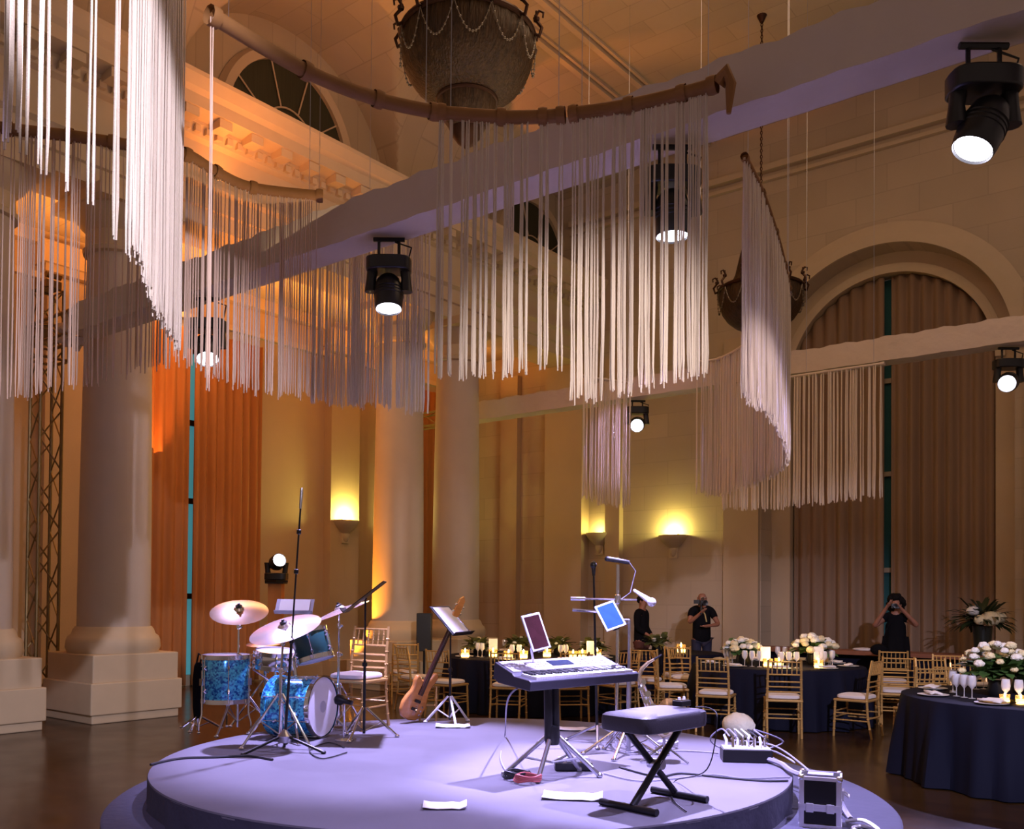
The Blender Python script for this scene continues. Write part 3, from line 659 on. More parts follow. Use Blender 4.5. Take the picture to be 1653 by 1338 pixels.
# ------------------------------------------------------------------ chiavari chair
def make_chair(label, group):
    t = thing('chiavari_chair', label, 'chair', (0, 0, 0), 0, group)
    w, d = 0.195, 0.19
    def knob(mb, pts, r, nk):                       # bamboo-ringed rod
        mb.tube(pts, r, 7)
        P = [Vector(p) for p in pts]; Ls = [(P[i + 1] - P[i]).length for i in range(len(P) - 1)]; T = sum(Ls)
        for k in range(1, nk + 1):
            q = T * k / (nk + 1); i = 0
            while q > Ls[i]: q -= Ls[i]; i += 1
            c = P[i].lerp(P[i + 1], q / Ls[i]); mb.lathe([(r * 1.02, -0.006), (r * 1.35, 0), (r * 1.02, 0.006)], 7, c=c, axis=P[i + 1] - P[i], caps=False)
    for sx in (-1, 1):
        mb = MB(); knob(mb, [(sx * w, -d - 0.055, 0.0), (sx * w, -d - 0.01, 0.25), (sx * w, -d, 0.44), (sx * (w - 0.005), -d - 0.02, 0.70), (sx * (w - 0.01), -d - 0.06, 0.92)], 0.0145, 7); mb.build('rear_post', M_gold, t)
        mb = MB(); knob(mb, [(sx * (w + 0.01), d + 0.01, 0.0), (sx * w, d - 0.005, 0.43)], 0.0145, 4); mb.build('leg', M_gold, t)
    mb = MB(); mb.box((0, 0, 0.435), (0.43, 0.41, 0.03)); mb.build('seat', M_gold, t, smooth=False, bevel=0.01)
    mb = MB()
    P = []
    for (r, z) in ((0.90, 0.452), (0.99, 0.462), (1.0, 0.475), (0.97, 0.492), (0.85, 0.502), (0.45, 0.507), (0.0, 0.507)):
        P.append([((0.20 * r) * (abs(math.cos(a)) ** 0.45) * (1 if math.cos(a) > 0 else -1), (0.195 * r) * (abs(math.sin(a)) ** 0.45) * (1 if math.sin(a) > 0 else -1), z) for a in [2 * PI * k / 32 for k in range(32)]])
    mb.grid(P, True); mb.build('cushion', M_ivory, t)
    mb = MB()
    def yb(z): return -d - (0.02 * (z - 0.44) / 0.26 if z < 0.70 else 0.02 + 0.04 * (z - 0.70) / 0.22)
    for z in (0.895, 0.745, 0.66, 0.60, 0.54): mb.tube([(-w, yb(z), z), (w, yb(z), z)], 0.0095, 6)
    for k in range(6):
        x = -w + 2 * w * (k + 1) / 7; knob(mb, [(x, yb(0.745), 0.745), (x, yb(0.895), 0.895)], 0.0075, 2)
    mb.build('backrest', M_gold, t)
    for (a, b) in (((-w, -d - .02, 0.20), (-w, d, 0.20)), ((w, -d - .02, 0.20), (w, d, 0.20)), ((-w, -d - .015, 0.28), (-w, d, 0.28)), ((w, -d - .015, 0.28), (w, d, 0.28)), ((-w, -d - .02, 0.23), (w, -d - .02, 0.23)), ((-w, d, 0.23), (w, d, 0.23)), ((-w, d, 0.30), (w, d, 0.30))):
        mb = MB(); knob(mb, [a, b], 0.009, 3); mb.build('stretcher', M_gold, t)
    return t
T1 = W(*rd(862, 14.0)); T2 = W(*rd(1256, 12.6)); T3 = W(*rd(1692, 8.5)); T4 = W(*rd(1082, 15.3))
R1_, R2_, R3_, R4_ = 1.32, 1.12, 1.24, 0.85
_chair = [None]
def chair(px, py, target, label, group, twist=0, z=0):
    p = at(px, py + 6, z)
    for T_, R_ in ((T1, R1_), (T2, R2_), (T3, R3_), (T4, R4_)):
        v = Vector((p.x - T_.x, p.y - T_.y, 0))
        if v.length < R_ + 0.37 and z == 0: v = v.normalized() * (R_ + 0.37); p = Vector((T_.x + v.x, T_.y + v.y, p.z))
    rz = face(p, target) + math.radians(twist)
    if _chair[0] is None: t = make_chair(label, group); _chair[0] = t; t.location = p; t.rotation_euler = (0, 0, rz); return t
    return dup(_chair[0], p, rz, label, group)
GM = 'gold chairs round the middle table'; GL = 'gold chairs round the table behind the stage'; GR = 'gold chairs round the near right table'; GB = 'gold chairs round the far table'
chair(1160, 1172, T2, 'gold chair with ivory cushion at the left front of the middle table, angled half away', GM, 22)
chair(1261, 1174, T2, 'gold chair with its back square to the viewer, in front of the middle table', GM, 2)
chair(1326, 1170, T2, 'gold chair turned sideways, right of the one with its back square to the viewer', GM, 28)
chair(1418, 1166, W(*rd(1390, 20)), 'gold chair with ivory cushion standing clear at the right of the middle table', GM, 0)
chair(1092, 1158, T2, 'gold chair seen from the side at the left edge of the middle table', GM, -12)
chair(1118, 1140, T2, 'gold chair at the back left of the middle table, mostly behind its neighbours', GM, 10)
chair(1440, 1146, W(*rd(1500, 15)), 'gold chair whose slatted back stands just before the woman in black', GM, 20)
chair(1486, 1204, T3, 'gold chair beyond the near right table, its back just left of the wine glasses', GR, 172)
chair(1537, 1166, T3, 'gold chair beyond the near right table, tallest back behind the wine glasses', GR, 0)
chair(1574, 1200, T3, 'gold chair beyond the near right table, between wine glasses and flowers', GR, 0)
chair(1518, 1182, W(*rd(1500, 9)), 'gold chair farthest back beyond the near right table', GR, 30)
chair(1044, 1144, T4, 'gold chair standing alone right of the keyboard, back towards the viewer', GB, 0)
chair(1085, 1126, T4, 'gold chair by the far table with the single candle', GB, 0)
chair(672, 1140, T1, 'gold chair at the far left behind the stage, beside the cream column plinth', GL, 12)
chair(652, 1128, W(*rd(700, 16)), 'gold chair half hidden behind the leftmost one by the column plinth', GL, 20)
chair(722, 1150, T1, 'gold chair directly behind the guitar and the music stand', GL, 10)
chair(826, 1153, T1, 'gold chair behind the left end of the keyboard', GL, 0)
chair(908, 1152, T1, 'gold chair seen under the middle of the keyboard', GL, -5)
chair(955, 1146, T1, 'gold chair seen under the right end of the keyboard', GL, -10)
pch = sd(577, 8.55)
chair_s = dup(_chair[0], pch, face(pch, W(-2.6, 6.0)), 'gold chair with thick ivory cushion standing on the stage behind the drum kit', 'gold chairs on the stage'); chair_s['group'] = 'gold chair on the stage'
del chair_s['group']

# ------------------------------------------------------------------ drums and stands
def tripod(t, base, h0, spread, a0=0, m=M_chrome, n=3, r=0.011, foot=True, brace=True, names='leg'):
    """legs fan from height h0 on the pole (local base) to the ground"""
    base = Vector(base)
    for k in range(n):
        a = a0 + 2 * PI * k / n; e = base + Vector((math.cos(a) * spread, math.sin(a) * spread, 0.012)); mb = MB()
        top = base + Vector((math.cos(a) * 0.02, math.sin(a) * 0.02, h0))
        mb.tube([top, e], [r, r * 1.1], 8)
        if brace:
            mid = top.lerp(e, 0.5); mb.tube([base + Vector((0, 0, h0 * 0.22)), mid], r * 0.6, 6)
        if foot: mb.ball(e, (0.022, 0.022, 0.014), 8, 6)
        mb.build(names, m, t)
def drum(name, label, c, axis, r, depth, m_shell, head_m, lugs=8, both=True, extra=None, head2=None):
    t = thing(name, label, 'drum', c); A = Vector(axis).normalized(); h = depth / 2; mb = MB()
    mb.lathe([(r * 0.985, -h), (r, -h + 0.004), (r, h - 0.004), (r * 0.985, h)], 48, axis=A, caps=False); mb.build('shell', m_shell, t)
    for sg in (-1, 1):
        mb = MB(); z = sg * h; mb.lathe([(r * 1.0, z - sg * 0.03), (r * 1.045, z - sg * 0.028), (r * 1.05, z + sg * 0.010), (r * 1.0, z + sg * 0.012)], 48, axis=A, caps=False); mb.build('hoop', M_chrome if sg > 0 or name != 'bass_drum' else M_spark, t)
        MB().lathe([(0.0, z + sg * 0.002), (r * 0.99, z), (r, z - sg * 0.003)], 48, axis=A).build('drum_head', head_m if sg > 0 else (head2 or head_m), t)
    Q = A.to_track_quat('Z', 'Y').to_matrix()
    for k in range(lugs):
        a = 2 * PI * (k + 0.5) / lugs; mb = MB(); d = Q @ Vector((math.cos(a), math.sin(a), 0)); p = d * (r + 0.013)
        mb.tube([p - A * h * 0.97, p + A * h * 0.97], 0.004, 6)
        for q in (-0.5, 0.5): mb.tube([d * r + A * (h * q - 0.015) , d * (r + 0.02) + A * h * q, d * r + A * (h * q + 0.015)], 0.011, 8)
        mb.build('tension_rod', M_chrome, t)
    return t
M_head = mat('translucent_drum_head', (0.80, 0.78, 0.88), 0.45); M_cym = mat('bronze_cymbal', (0.72, 0.56, 0.42), 0.22, 0.9, noise=0.15, nscale=6)
M_cymbright = mat('bright_cymbal', (0.85, 0.74, 0.70), 0.20, 0.85, noise=0.1, nscale=6)
M_teal = mat('dark_teal_shell', (0.015, 0.07, 0.075), 0.3, 0.2, coat=0.5)
# bass drum
bc = sd(487, 7.95, 0.262); bax = dirw(0.95, -0.31, 0.02)
t = drum('bass_drum', 'blue sparkle bass drum with a pale head facing the keyboard', bc, bax, 0.25, 0.43, M_spark, M_head, 8)
Ab = bax.normalized(); sideb = Vector((-Ab.y, Ab.x, 0)).normalized()
for q in (-1, 1):
    p = sideb * (0.26 * q) + Ab * 0.10 + Vector((0, 0, -0.05)); e = sideb * (0.42 * q) + Ab * 0.24 + Vector((0, 0, -0.255))
    mb = MB(); mb.tube([p, e], 0.011, 8); mb.lathe([(0.0, -0.02), (0.03, -0.015), (0.03, 0.02), (0, 0.025)], 10, c=p, axis=e - p); mb.ball(e, 0.018, 8, 6); mb.build('spur', M_chrome, t)
mb = MB(); mb.lathe([(0.0, 0.0), (0.05, 0.0), (0.05, 0.001), (0, 0.001)], 20, c=Ab * 0.2185 + Vector((0, 0, 0.0)) + sideb * 0.0, axis=Ab, sx=1, sy=1.0); mb.build('head_badge', mat('pale_grey_print', (0.5, 0.5, 0.62), 0.5), t)
# floor tom
ft = sd(367, 8.2, 0.47)
t = drum('floor_tom', 'blue sparkle floor tom on three legs at the left end of the drum kit', ft, (0, 0, 1), 0.205, 0.40, M_spark, M_head, 6)
for k in range(3):
    a = 2 * PI * k / 3 + 0.4; c, s_ = math.cos(a), math.sin(a); mb = MB()
    mb.tube([(c * .225, s_ * .225, 0.08), (c * .225, s_ * .225, -0.30), (c * .25, s_ * .25, -0.38), (c * .25, s_ * .25, -0.46)], 0.008, 6); mb.box((c * .22, s_ * .22, -0.02), (0.04, 0.04, 0.06)); mb.ball((c * .25, s_ * .25, -0.455), 0.014, 8, 6); mb.build('leg', M_chrome, t)
# rack tom
rt = sd(505, 7.95, 0.78); rax = dirw(-0.28, 0.12, 0.95)
t = drum('rack_tom', 'small dark green tom tilted above the bass drum', rt, rax, 0.155, 0.25, M_teal, M_head, 6)
mb = MB(); mb.tube([Vector((0, 0, -0.02)) + Vector(dirw(-.13, .05, 0)), dirw(-0.17, 0.05, -0.12), dirw(-0.14, 0.02, -0.26)], 0.013, 8); mb.build('mount_arm', M_chrome, t)
# snare on its basket stand
sn = sd(446, 8.25, 0.64)
t = drum('snare_drum', 'shallow chrome snare drum between the floor tom and the small tom', sn, dirw(0.08, -0.1, 1), 0.178, 0.14, M_chrome, M_head, 8)
mb = MB(); mb.tube([(0, 0, -0.10), (0, 0, -0.58)], 0.012, 8)
for k in range(3):
    a = 2 * PI * k / 3; mb.tube([(0, 0, -0.22), (0.19 * math.cos(a), 0.19 * math.sin(a), -0.09), (0.2 * math.cos(a), 0.2 * math.sin(a), -0.05)], 0.008, 6)
mb.build('stand', M_chrome, t); tripod(t, (0, 0, -0.638), 0.26, 0.27, 0.5)
def cymbal_stand(label, px, d, h, r, tilt, m, a0=0, dx=0.0):
    b = sd(px, d, 0); t = thing('cymbal_stand', label, 'cymbal', b); top = Vector((0, 0, h)) + dirw(dx, 0, 0)
    mb = MB(); mb.tube([(0, 0, 0.05), (0, 0, h * 0.62)], 0.013, 10); mb.tube([(0, 0, h * 0.6), tuple(top * 0.97)], 0.009, 8); mb.tube([tuple(top * 0.97), top + Vector((0, 0, 0.04))], 0.005, 6)
    for z in (0.36, 0.62, 0.85): mb.lathe([(0.013, -0.022), (0.021, -0.016), (0.021, 0.016), (0.013, 0.022)], 10, c=Vector((0, 0, h * z)) + (dirw(dx, 0, 0) * max(0, (z - .6) / .4) if dx else Vector()), caps=False); mb.ball((0.035, 0, h * z), (0.018, 0.006, 0.012), 6, 5)
    mb.build('pole', M_chrome, t); tripod(t, (0, 0, 0), 0.42, 0.31, a0, r=0.010)
    A = Vector(tilt).normalized(); prof = [(r, 0.0), (r * 0.8, 0.010), (r * 0.45, 0.022), (r * 0.19, 0.030), (r * 0.14, 0.050), (r * 0.03, 0.056), (r * 0.03, 0.053), (r * 0.13, 0.046), (r * 0.19, 0.026), (r * 0.45, 0.019), (r * 0.8, 0.007), (r, 0.0)]
    cy = MB().lathe(prof, 64, c=top - A * 0.04, axis=A, caps=False).build('cymbal', m, t)
    MB().lathe([(0.0, 0.0), (0.028, 0.0), (0.03, 0.012), (0.012, 0.02), (0.01, 0.035), (0, 0.036)], 14, c=top + A * 0.012, axis=A).build('felt_and_nut', M_blackplastic, cy)
    return t
cymbal_stand('crash cymbal highest at the left, tilted towards the viewer', 386, 8.15, 1.09, 0.25, dirw(0.06, -0.42, 0.9), M_cym, 0.9)
cymbal_stand('broad ride cymbal tilted down to the left over the kit, orange light on its edge', 455, 7.42, 0.97, 0.29, dirw(-0.20, -0.34, 0.9), M_cymbright, 0.2, 0.02)
cymbal_stand('cymbal on the right of the kit seen nearly edge-on, sloping up to the right', 548, 8.35, 1.10, 0.27, dirw(-0.36, -0.10, 0.93), M_cymbright, 1.6)
cymbal_stand('small cymbal pair low behind the snare', 430, 8.6, 0.80, 0.18, dirw(-0.05, -0.14, 1), M_cym, 2.2)
# black stick bag and folding seat left of the floor tom
p = sd(322, 8.3, 0); t = thing('stick_bag', 'long black bag hanging upright at the left of the floor tom', 'bag', p)
mb = MB(); mb.lathe([(0.0, 0.10), (0.045, 0.11), (0.06, 0.20), (0.065, 0.45), (0.05, 0.57), (0.03, 0.60), (0.0, 0.60)], 16, sx=1.0, sy=0.6); mb.build('body', M_blackcloth, t)
mb = MB(); mb.tube([(0.02, 0, 0.58), (0.05, 0, 0.66), (0.0, 0, 0.68), (-0.03, 0, 0.59)], 0.008, 6); mb.build('strap', M_blackcloth, t)
mb = MB(); mb.tube([(0, 0, 0.12), (0, 0, 0.0)], 0.012, 8); mb.build('rod', M_chrome, t); tripod(t, (0, 0, 0), 0.12, 0.2, 1.2)
# tall straight microphone stand in front of the kit
p = sd(462, 7.2, 0); t = thing('overhead_microphone_stand', 'very tall thin black microphone stand rising in front of the drum kit', 'microphone stand', p)
mb = MB(); tp = dirw(0.10, 0.02, 1.93); mb.tube([(0, 0, 0.03), tuple(tp * 0.45)], 0.011, 8); mb.tube([tuple(tp * 0.44), tuple(tp)], 0.007, 8)
for q in (0.44, 0.72, 0.88): mb.lathe([(0.010, -0.02), (0.018, -0.015), (0.018, 0.015), (0.010, 0.02)], 10, c=tp * q, axis=tp)
mb.build('pole', M_blackmetal, t); MB().lathe([(0.0, -0.09), (0.011, -0.088), (0.012, 0.05), (0.009, 0.07), (0.0, 0.075)], 12, c=tp * 1.02, axis=tp).build('microphone', M_steel, t)
tripod(t, (0, 0, 0), 0.12, 0.34, 0.35, m=M_blackmetal, brace=False)
MB().lathe([(0.011, 0.10), (0.05, 0.07), (0.055, 0.12), (0.011, 0.17)], 12).build('hub', M_steel, t)
# kick microphone
p = sd(558, 7.75, 0); t = thing('short_microphone_stand', 'low round-base microphone stand at the front of the bass drum', 'microphone stand', p)
MB().lathe([(0.0, 0.0), (0.075, 0.0), (0.075, 0.008), (0.02, 0.02), (0.0, 0.02)], 24).build('base', M_steel, t)
mb = MB(); mb.tube([(0, 0, 0.015), (0, 0, 0.30)], 0.008, 8); mb.build('pole', M_chrome, t)
MB().lathe([(0.0, -0.08), (0.02, -0.075), (0.022, 0.0), (0.045, 0.03), (0.045, 0.07), (0.02, 0.095), (0, 0.10)], 16, c=(0, 0, 0.33), axis=dirw(-0.9, 0.4, 0.15)).build('microphone', M_blackmetal, t)
def music_stand(label, b, h, tilt, w=0.48, hh=0.34, m=M_blackmetal, a0=0.3, legm=None, sheet=False, spread=0.28, rot=0.0):
    """tilt: the direction the desk faces"""
    t = thing('music_stand', label, 'music stand', b); A = Vector(tilt).normalized()
    X = Vector((-A.y, A.x, 0)); X = X.normalized() if X.length > 0.01 else RV; Y = A.cross(X); Rm = Matrix((X, Y, A)).transposed()
    mb = MB(); mb.tube([(0, 0, 0.04), (0, 0, h * 0.55)], 0.012, 8); mb.tube([(0, 0, h * 0.5), (0, 0, h - 0.03), tuple(Vector((0, 0, h)) - A * 0.015)], 0.008, 8); mb.lathe([(0.012, -0.02), (0.022, -0.015), (0.022, 0.015), (0.012, 0.02)], 10, c=(0, 0, h * 0.52)); mb.build('pole', m, t)
    mb = MB(); mb.box((0, 0, h), (w, hh, 0.006), Rm); mb.box(Vector((0, 0, h)) - Y * (hh / 2) * (1 if Y.z > 0 else -1) + A * 0.02, (w, 0.006, 0.05), Rm); mb.build('desk', m, t, smooth=False)
    if sheet: mb = MB(); mb.box(Vector((0, 0, h)) + A * 0.007, (w * 0.8, hh * 0.9, 0.004), Rm); mb.build('sheet_music', M_paper, t, smooth=False)
    tripod(t, (0, 0, 0), 0.26, spread, a0, m=legm or m)
    return t
music_stand('black music stand right of the drum kit, its desk seen edge-on', sd(590, 7.9, 0), 1.20, dirw(-0.62, -0.05, 0.78), 0.5, 0.42, a0=0.9, legm=M_chrome)
music_stand('music stand with white sheets behind the ride cymbal', sd(476, 8.95, 0), 1.10, dirw(0.02, -0.75, 0.66), 0.36, 0.18, m=M_steel, a0=1.3, sheet=True)
# guitar on a stand
M_wood = mat('reddish_varnished_wood', (0.60, 0.24, 0.06), 0.25, coat=0.4, noise=0.35, nscale=5, stretch=(1, 1, 6)); M_neck = mat('dark_fretboard', (0.07, 0.025, 0.015), 0.4)
gb = sd(672, 8.9, 0); t = thing('bass_guitar', 'reddish-brown bass guitar leaning to the right on a low stand', 'guitar', gb)
Z = dirw(0.40, 0.10, 0.92).normalized(); N = dirw(0.84, -0.54, 0.0); N = (N - Z * N.dot(Z)).normalized(); Xg = Z.cross(N)
Rm = Matrix((Xg, Z, N)).transposed(); og = Vector((0, 0, 0.03)) + dirw(-0.08, 0, 0)
half = [(0.0, 0.0), (0.10, 0.015), (0.155, 0.07), (0.17, 0.15), (0.15, 0.22), (0.125, 0.29), (0.125, 0.35), (0.15, 0.41), (0.16, 0.48), (0.13, 0.52), (0.09, 0.50), (0.06, 0.43), (0.035, 0.42)]
left = [(0.0, 0.0), (-0.10, 0.015), (-0.155, 0.07), (-0.17, 0.15), (-0.15, 0.22), (-0.12, 0.28), (-0.12, 0.33), (-0.14, 0.38), (-0.13, 0.43), (-0.09, 0.43), (-0.05, 0.40)]
mb = MB(); mb.prism(half + left[::-1][:-1], 0.045, Rm, og - N * 0.022); mb.build('body', M_wood, t, bevel=0.012)
mb = MB(); mb.prism([(-0.03, 0.26), (0.03, 0.26), (0.022, 1.06), (-0.022, 1.06)], 0.025, Rm, og + N * 0.015); mb.build('neck', M_neck, t, bevel=0.004)
hd = MB(); hd.prism([(-0.022, 1.06), (0.022, 1.06), (0.05, 1.12), (0.045, 1.26), (0.0, 1.30), (-0.04, 1.26), (-0.05, 1.12)], 0.018, Rm, og + N * 0.008); hd = hd.build('headstock', M_wood, t, bevel=0.003)
for q in range(4):
    sx = -1 if q < 2 else 1; y = 1.13 + 0.07 * (q % 2); c = og + Rm @ Vector((sx * 0.06, y, 0.02)); mb = MB(); mb.tube([og + Rm @ Vector((sx * 0.03, y, 0.02)), c], 0.005, 6); mb.ball(c, (0.016, 0.016, 0.01), 8, 6); mb.build('tuning_peg', M_chrome, hd)
for q in (0.12, 0.20): mb = MB(); mb.box(og + Rm @ Vector((0, q, 0.034)), (0.08, 0.03, 0.016), Rm); mb.build('pickup', M_blackplastic, t, bevel=0.004)
mb = MB()
for q in range(4): x = (q - 1.5) * 0.011; mb.tube([og + Rm @ Vector((x, 0.06, 0.047)), og + Rm @ Vector((x, 1.07, 0.044))], 0.0014, 4)
mb.build('guitar_strings', M_chrome, t)
for q in range(3): MB().lathe([(0, 0), (0.012, 0), (0.011, 0.014), (0, 0.015)], 12, c=og + Rm @ Vector((0.10, 0.08 + 0.04 * q, 0.024)), axis=N).build('control_knob', M_chrome, t)
p = sd(682, 9.0, 0); t = thing('guitar_stand', 'low gold-lit guitar stand holding the reddish guitar', 'stand', p)
mb = MB(); mb.tube([dirw(-0.02, .05, 0.0), dirw(-0.02, .05, 0.33), dirw(0.14, .05, 0.33), dirw(0.14, .02, 0.0)], 0.011, 8); mb.tube([dirw(-0.02, 0.05, 0.15), dirw(0.14, 0.05, 0.15)], 0.009, 6); mb.tube([dirw(-.02, .05, .3), dirw(-.04, -.10, .10), dirw(-.04, -.13, .13)], .01, 6)
mb.build('frame', M_gold, t)
music_stand('music stand behind the guitar, its bright desk edge sloping up to the right', sd(728, 8.85, 0), 0.98, dirw(0.66, -0.25, 0.66), 0.44, 0.36, a0=-0.6, legm=M_white, sheet=True, spread=0.24)

# ------------------------------------------------------------------ keyboard, bench
ku = dirw(0.705, 0.709, 0); kv = dirw(0.709, -0.705, 0)          # along the keys, towards the player
kc = W(0.40, 6.38, 0); kz = 1.135
kang = math.atan2(ku.y, ku.x)
t = thing('electronic_keyboard', 'long black and silver electronic keyboard, white keys facing the padded bench', 'keyboard', (kc.x, kc.y, kz), kang)
KL, KD = 1.12, 0.34                                  # local x along keys, local -y towards player
mb = MB()
sec = [(-0.17, -0.085), (-0.17, -0.025), (-0.155, -0.018), (-0.02, -0.016), (0.0, 0.0), (0.17, 0.045), (0.17, -0.06), (0.12, -0.085)]
n = len(sec); a = [[mb.av((x, y, z)) for y, z in sec] for x in (-KL / 2, KL / 2)]
mb.f.append(a[0][::-1]); mb.f.append(a[1])
for k in range(n): mb.f.append([a[0][k], a[0][(k + 1) % n], a[1][(k + 1) % n], a[1][k]])
mb.build('case', mat('charcoal_keyboard_case', (0.035, 0.033, 0.05), 0.4), t, smooth=False, bevel=0.006)
mb = MB(); mb.box((0, 0.087, 0.0245), (KL - 0.05, 0.155, 0.005), Matrix.Rotation(math.atan2(0.045, 0.17), 3, 'X')); pn = mb.build('control_panel', mat('silver_panel', (0.42, 0.40, 0.48), 0.35, 0.3), t, smooth=False)
tl = Matrix.Rotation(math.atan2(0.045, 0.17), 3, 'X')
mb = MB(); mb.box((0.0, 0.09, 0.031), (0.22, 0.07, 0.004), tl); mb.build('display', mat('dark_display', (0.02, 0.03, 0.06), 0.1), pn, smooth=False)
mb = MB()
for k in range(22):
    x = -0.5 + 0.045 * k
    if abs(x) < 0.14: continue
    for yy in (0.06, 0.09, 0.12): mb.box((x, yy, 0.0035 + yy * 0.265 + 0.003), (0.024, 0.012, 0.005), tl)
mb.build('buttons', M_white, pn, smooth=False, kind='stuff')
t.rotation_euler = (0.12, 0, kang)
nk = 44; kw = (KL - 0.12) / nk; mb = MB()
for k in range(nk): mb.box((-KL / 2 + 0.07 + kw * (k + 0.5), -0.085, -0.010), (kw * 0.92, 0.135, 0.018))
mb.build('white_keys', mat('ivory_keys', (0.82, 0.81, 0.85), 0.25), t, smooth=False)
mb = MB()
for k in range(nk - 1):
    if k % 7 in (0, 1, 3, 4, 5): mb.box((-KL / 2 + 0.07 + kw * (k + 1), -0.06, 0.004), (kw * 0.5, 0.085, 0.014))
mb.build('black_keys', M_blackplastic, t, smooth=False)
# keyboard stand: sturdy twin column rising from a four-legged foot
kb = sd(893, 6.25, 0); t = thing('keyboard_stand', 'black column keyboard stand on splayed silver-edged legs', 'stand', kb)
topk = Vector((kc.x, kc.y, kz - 0.10)) - kb
mb = MB()
for q in (-0.035, 0.035): mb.tube([Vector((0, 0, 0.28)) + ku * q, topk * 0.98 + Vector((0, 0, 0)) + ku * q - ku * 0.18 * 1], 0.028, 12)
mb.build('column', M_blackmetal, t)
tk = topk - ku * 0.18
mb = MB(); mb.box(tk + Vector((0, 0, 0.0)) + ku * 0.12, (0.62, 0.06, 0.03), Matrix.Rotation(kang, 3, 'Z'))
for q in (-0.15, 0.38): mb.box(tk + ku * q + Vector((0, 0, 0.005)), (0.04, 0.30, 0.02), Matrix.Rotation(kang, 3, 'Z'))
mb.build('support_arms', M_blackmetal, t, smooth=False, bevel=0.004)
for dx, dy in ((-0.32, 0.02), (-0.10, -0.20), (0.32, 0.0), (0.20, 0.22)):
    e = dirw(dx, dy, 0.015); mb = MB(); mb.tube([Vector((0, 0, 0.31)), e], 0.016, 8); mb.tube([Vector((0, 0, 0.10)), Vector((0, 0, 0.31)).lerp(e, 0.6)], 0.008, 6); mb.ball(e, 0.022, 8, 6); mb.build('leg', M_steel, t)
MB().lathe([(0.0, 0.22), (0.045, 0.22), (0.055, 0.27), (0.05, 0.34), (0.0, 0.35)], 14).build('hub', M_blackmetal, t)
def tablet(label, c, facing, w, h, screen, up=None, arm_to=None, mtl=M_white):
    t = thing('tablet', label, 'tablet', c); A = Vector(facing).normalized(); X = Vector((-A.y, A.x, 0)).normalized(); Y = A.cross(X)
    if up is not None: Y = (Vector(up) - A * Vector(up).dot(A)).normalized(); X = Y.cross(A)
    Rm = Matrix((X, Y, A)).transposed()
    mb = MB(); mb.box((0, 0, 0), (w, h, 0.012), Rm); mb.build('frame', mtl, t, smooth=False, bevel=0.004)
    mb = MB(); mb.box(A * 0.0065, (w - 0.03, h - 0.03, 0.002), Rm); mb.build('screen', screen, t, smooth=False)
    mb = MB(); mb.box(-A * 0.012 , (0.05, h * 1.06, 0.012), Rm); mb.build('holder', M_blackplastic, t, smooth=False)
    if arm_to is not None:
        v = Vector(arm_to) - Vector(c); mb = MB(); mb.tube([-A * 0.015, -A * 0.05 + v * 0.4, v], 0.009, 8); mb.build('arm', M_steel, t)
    return t
M_scrA = mat('purple_glowing_screen', (0.03, 0.008, 0.012), 0.15, noise=0.6, nscale=14, emit=(0.20, 0.06, 0.12), es=0.15)
M_scrB = mat('blue_glowing_screen', (0.01, 0.04, 0.12), 0.15, noise=0.6, nscale=14, emit=(0.12, 0.25, 0.65), es=0.3)
kp = Vector((kc.x, kc.y, kz)) - ku * 0.22 - kv * 0.12
tc_ = ad(865, 1020, 6.15)
tablet('tilted tablet with a dark reddish screen mounted on the left end of the keyboard', tc_, dirw(0.55, -0.75, 0.30), 0.16, 0.25, M_scrA, up=dirw(-0.28, 0.1, 0.9), arm_to=kp)
# padded X bench
bc_ = W(0.845, 5.46, HS); t = thing('keyboard_bench', 'padded black bench on crossed black legs in front of the keyboard', 'bench', bc_, kang)
mb = MB(); P = []
for r, z in ((0.90, 0.445), (0.985, 0.452), (1.0, 0.475), (1.0, 0.515), (0.985, 0.535), (0.93, 0.545), (0.5, 0.552), (0.0, 0.553)):
    P.append([(0.315 * r * abs(math.cos(a)) ** 0.25 * (1 if math.cos(a) > 0 else -1), 0.18 * r * abs(math.sin(a)) ** 0.25 * (1 if math.sin(a) > 0 else -1), z) for a in [2 * PI * (k + 0.5) / 48 for k in range(48)]])
mb.grid(P, True); mb.f.append([k for k in range(48)][::-1]); mb.build('cushion', mat('dark_grey_vinyl', (0.030, 0.026, 0.036), 0.5, bump=0.15, bscale=120), t)
for sg in (-1, 1):
    mb = MB(); mb.tube([(sg * 0.25, 0.03 * sg, 0.03), (-sg * 0.22, 0.03 * sg, 0.44)], 0.021, 10); mb.build('crossed_leg', M_blackmetal, t)
    mb = MB(); mb.tube([(sg * 0.25, -0.20, 0.022), (sg * 0.25, 0.20, 0.022)], 0.021, 10); mb.build('foot_bar', M_blackmetal, t)
mb = MB(); mb.lathe([(0.0, -0.05), (0.03, -0.05), (0.03, 0.05), (0.0, 0.05)], 12, c=(0.015, 0, 0.235), axis=(0, 1, 0)); mb.build('pivot_bolt', M_steel, t)
bz = HS + 0.556
p = W(1.03, 5.62, bz); t = thing('effects_pedal', 'small black box with a silver top lying on the padded bench', 'pedal', p, kang)
MB().box((0, 0, 0.018), (0.10, 0.07, 0.034)).build('case', M_blackmetal, t, smooth=False, bevel=0.005); MB().box((0, 0.0, 0.038), (0.085, 0.05, 0.006)).build('top_plate', M_chrome, t, smooth=False)
for q in (-0.025, 0.025): MB().lathe([(0, 0), (0.009, 0), (0.008, 0.014), (0, 0.015)], 10, c=(q, 0, 0.041)).build('knob', M_white, t)
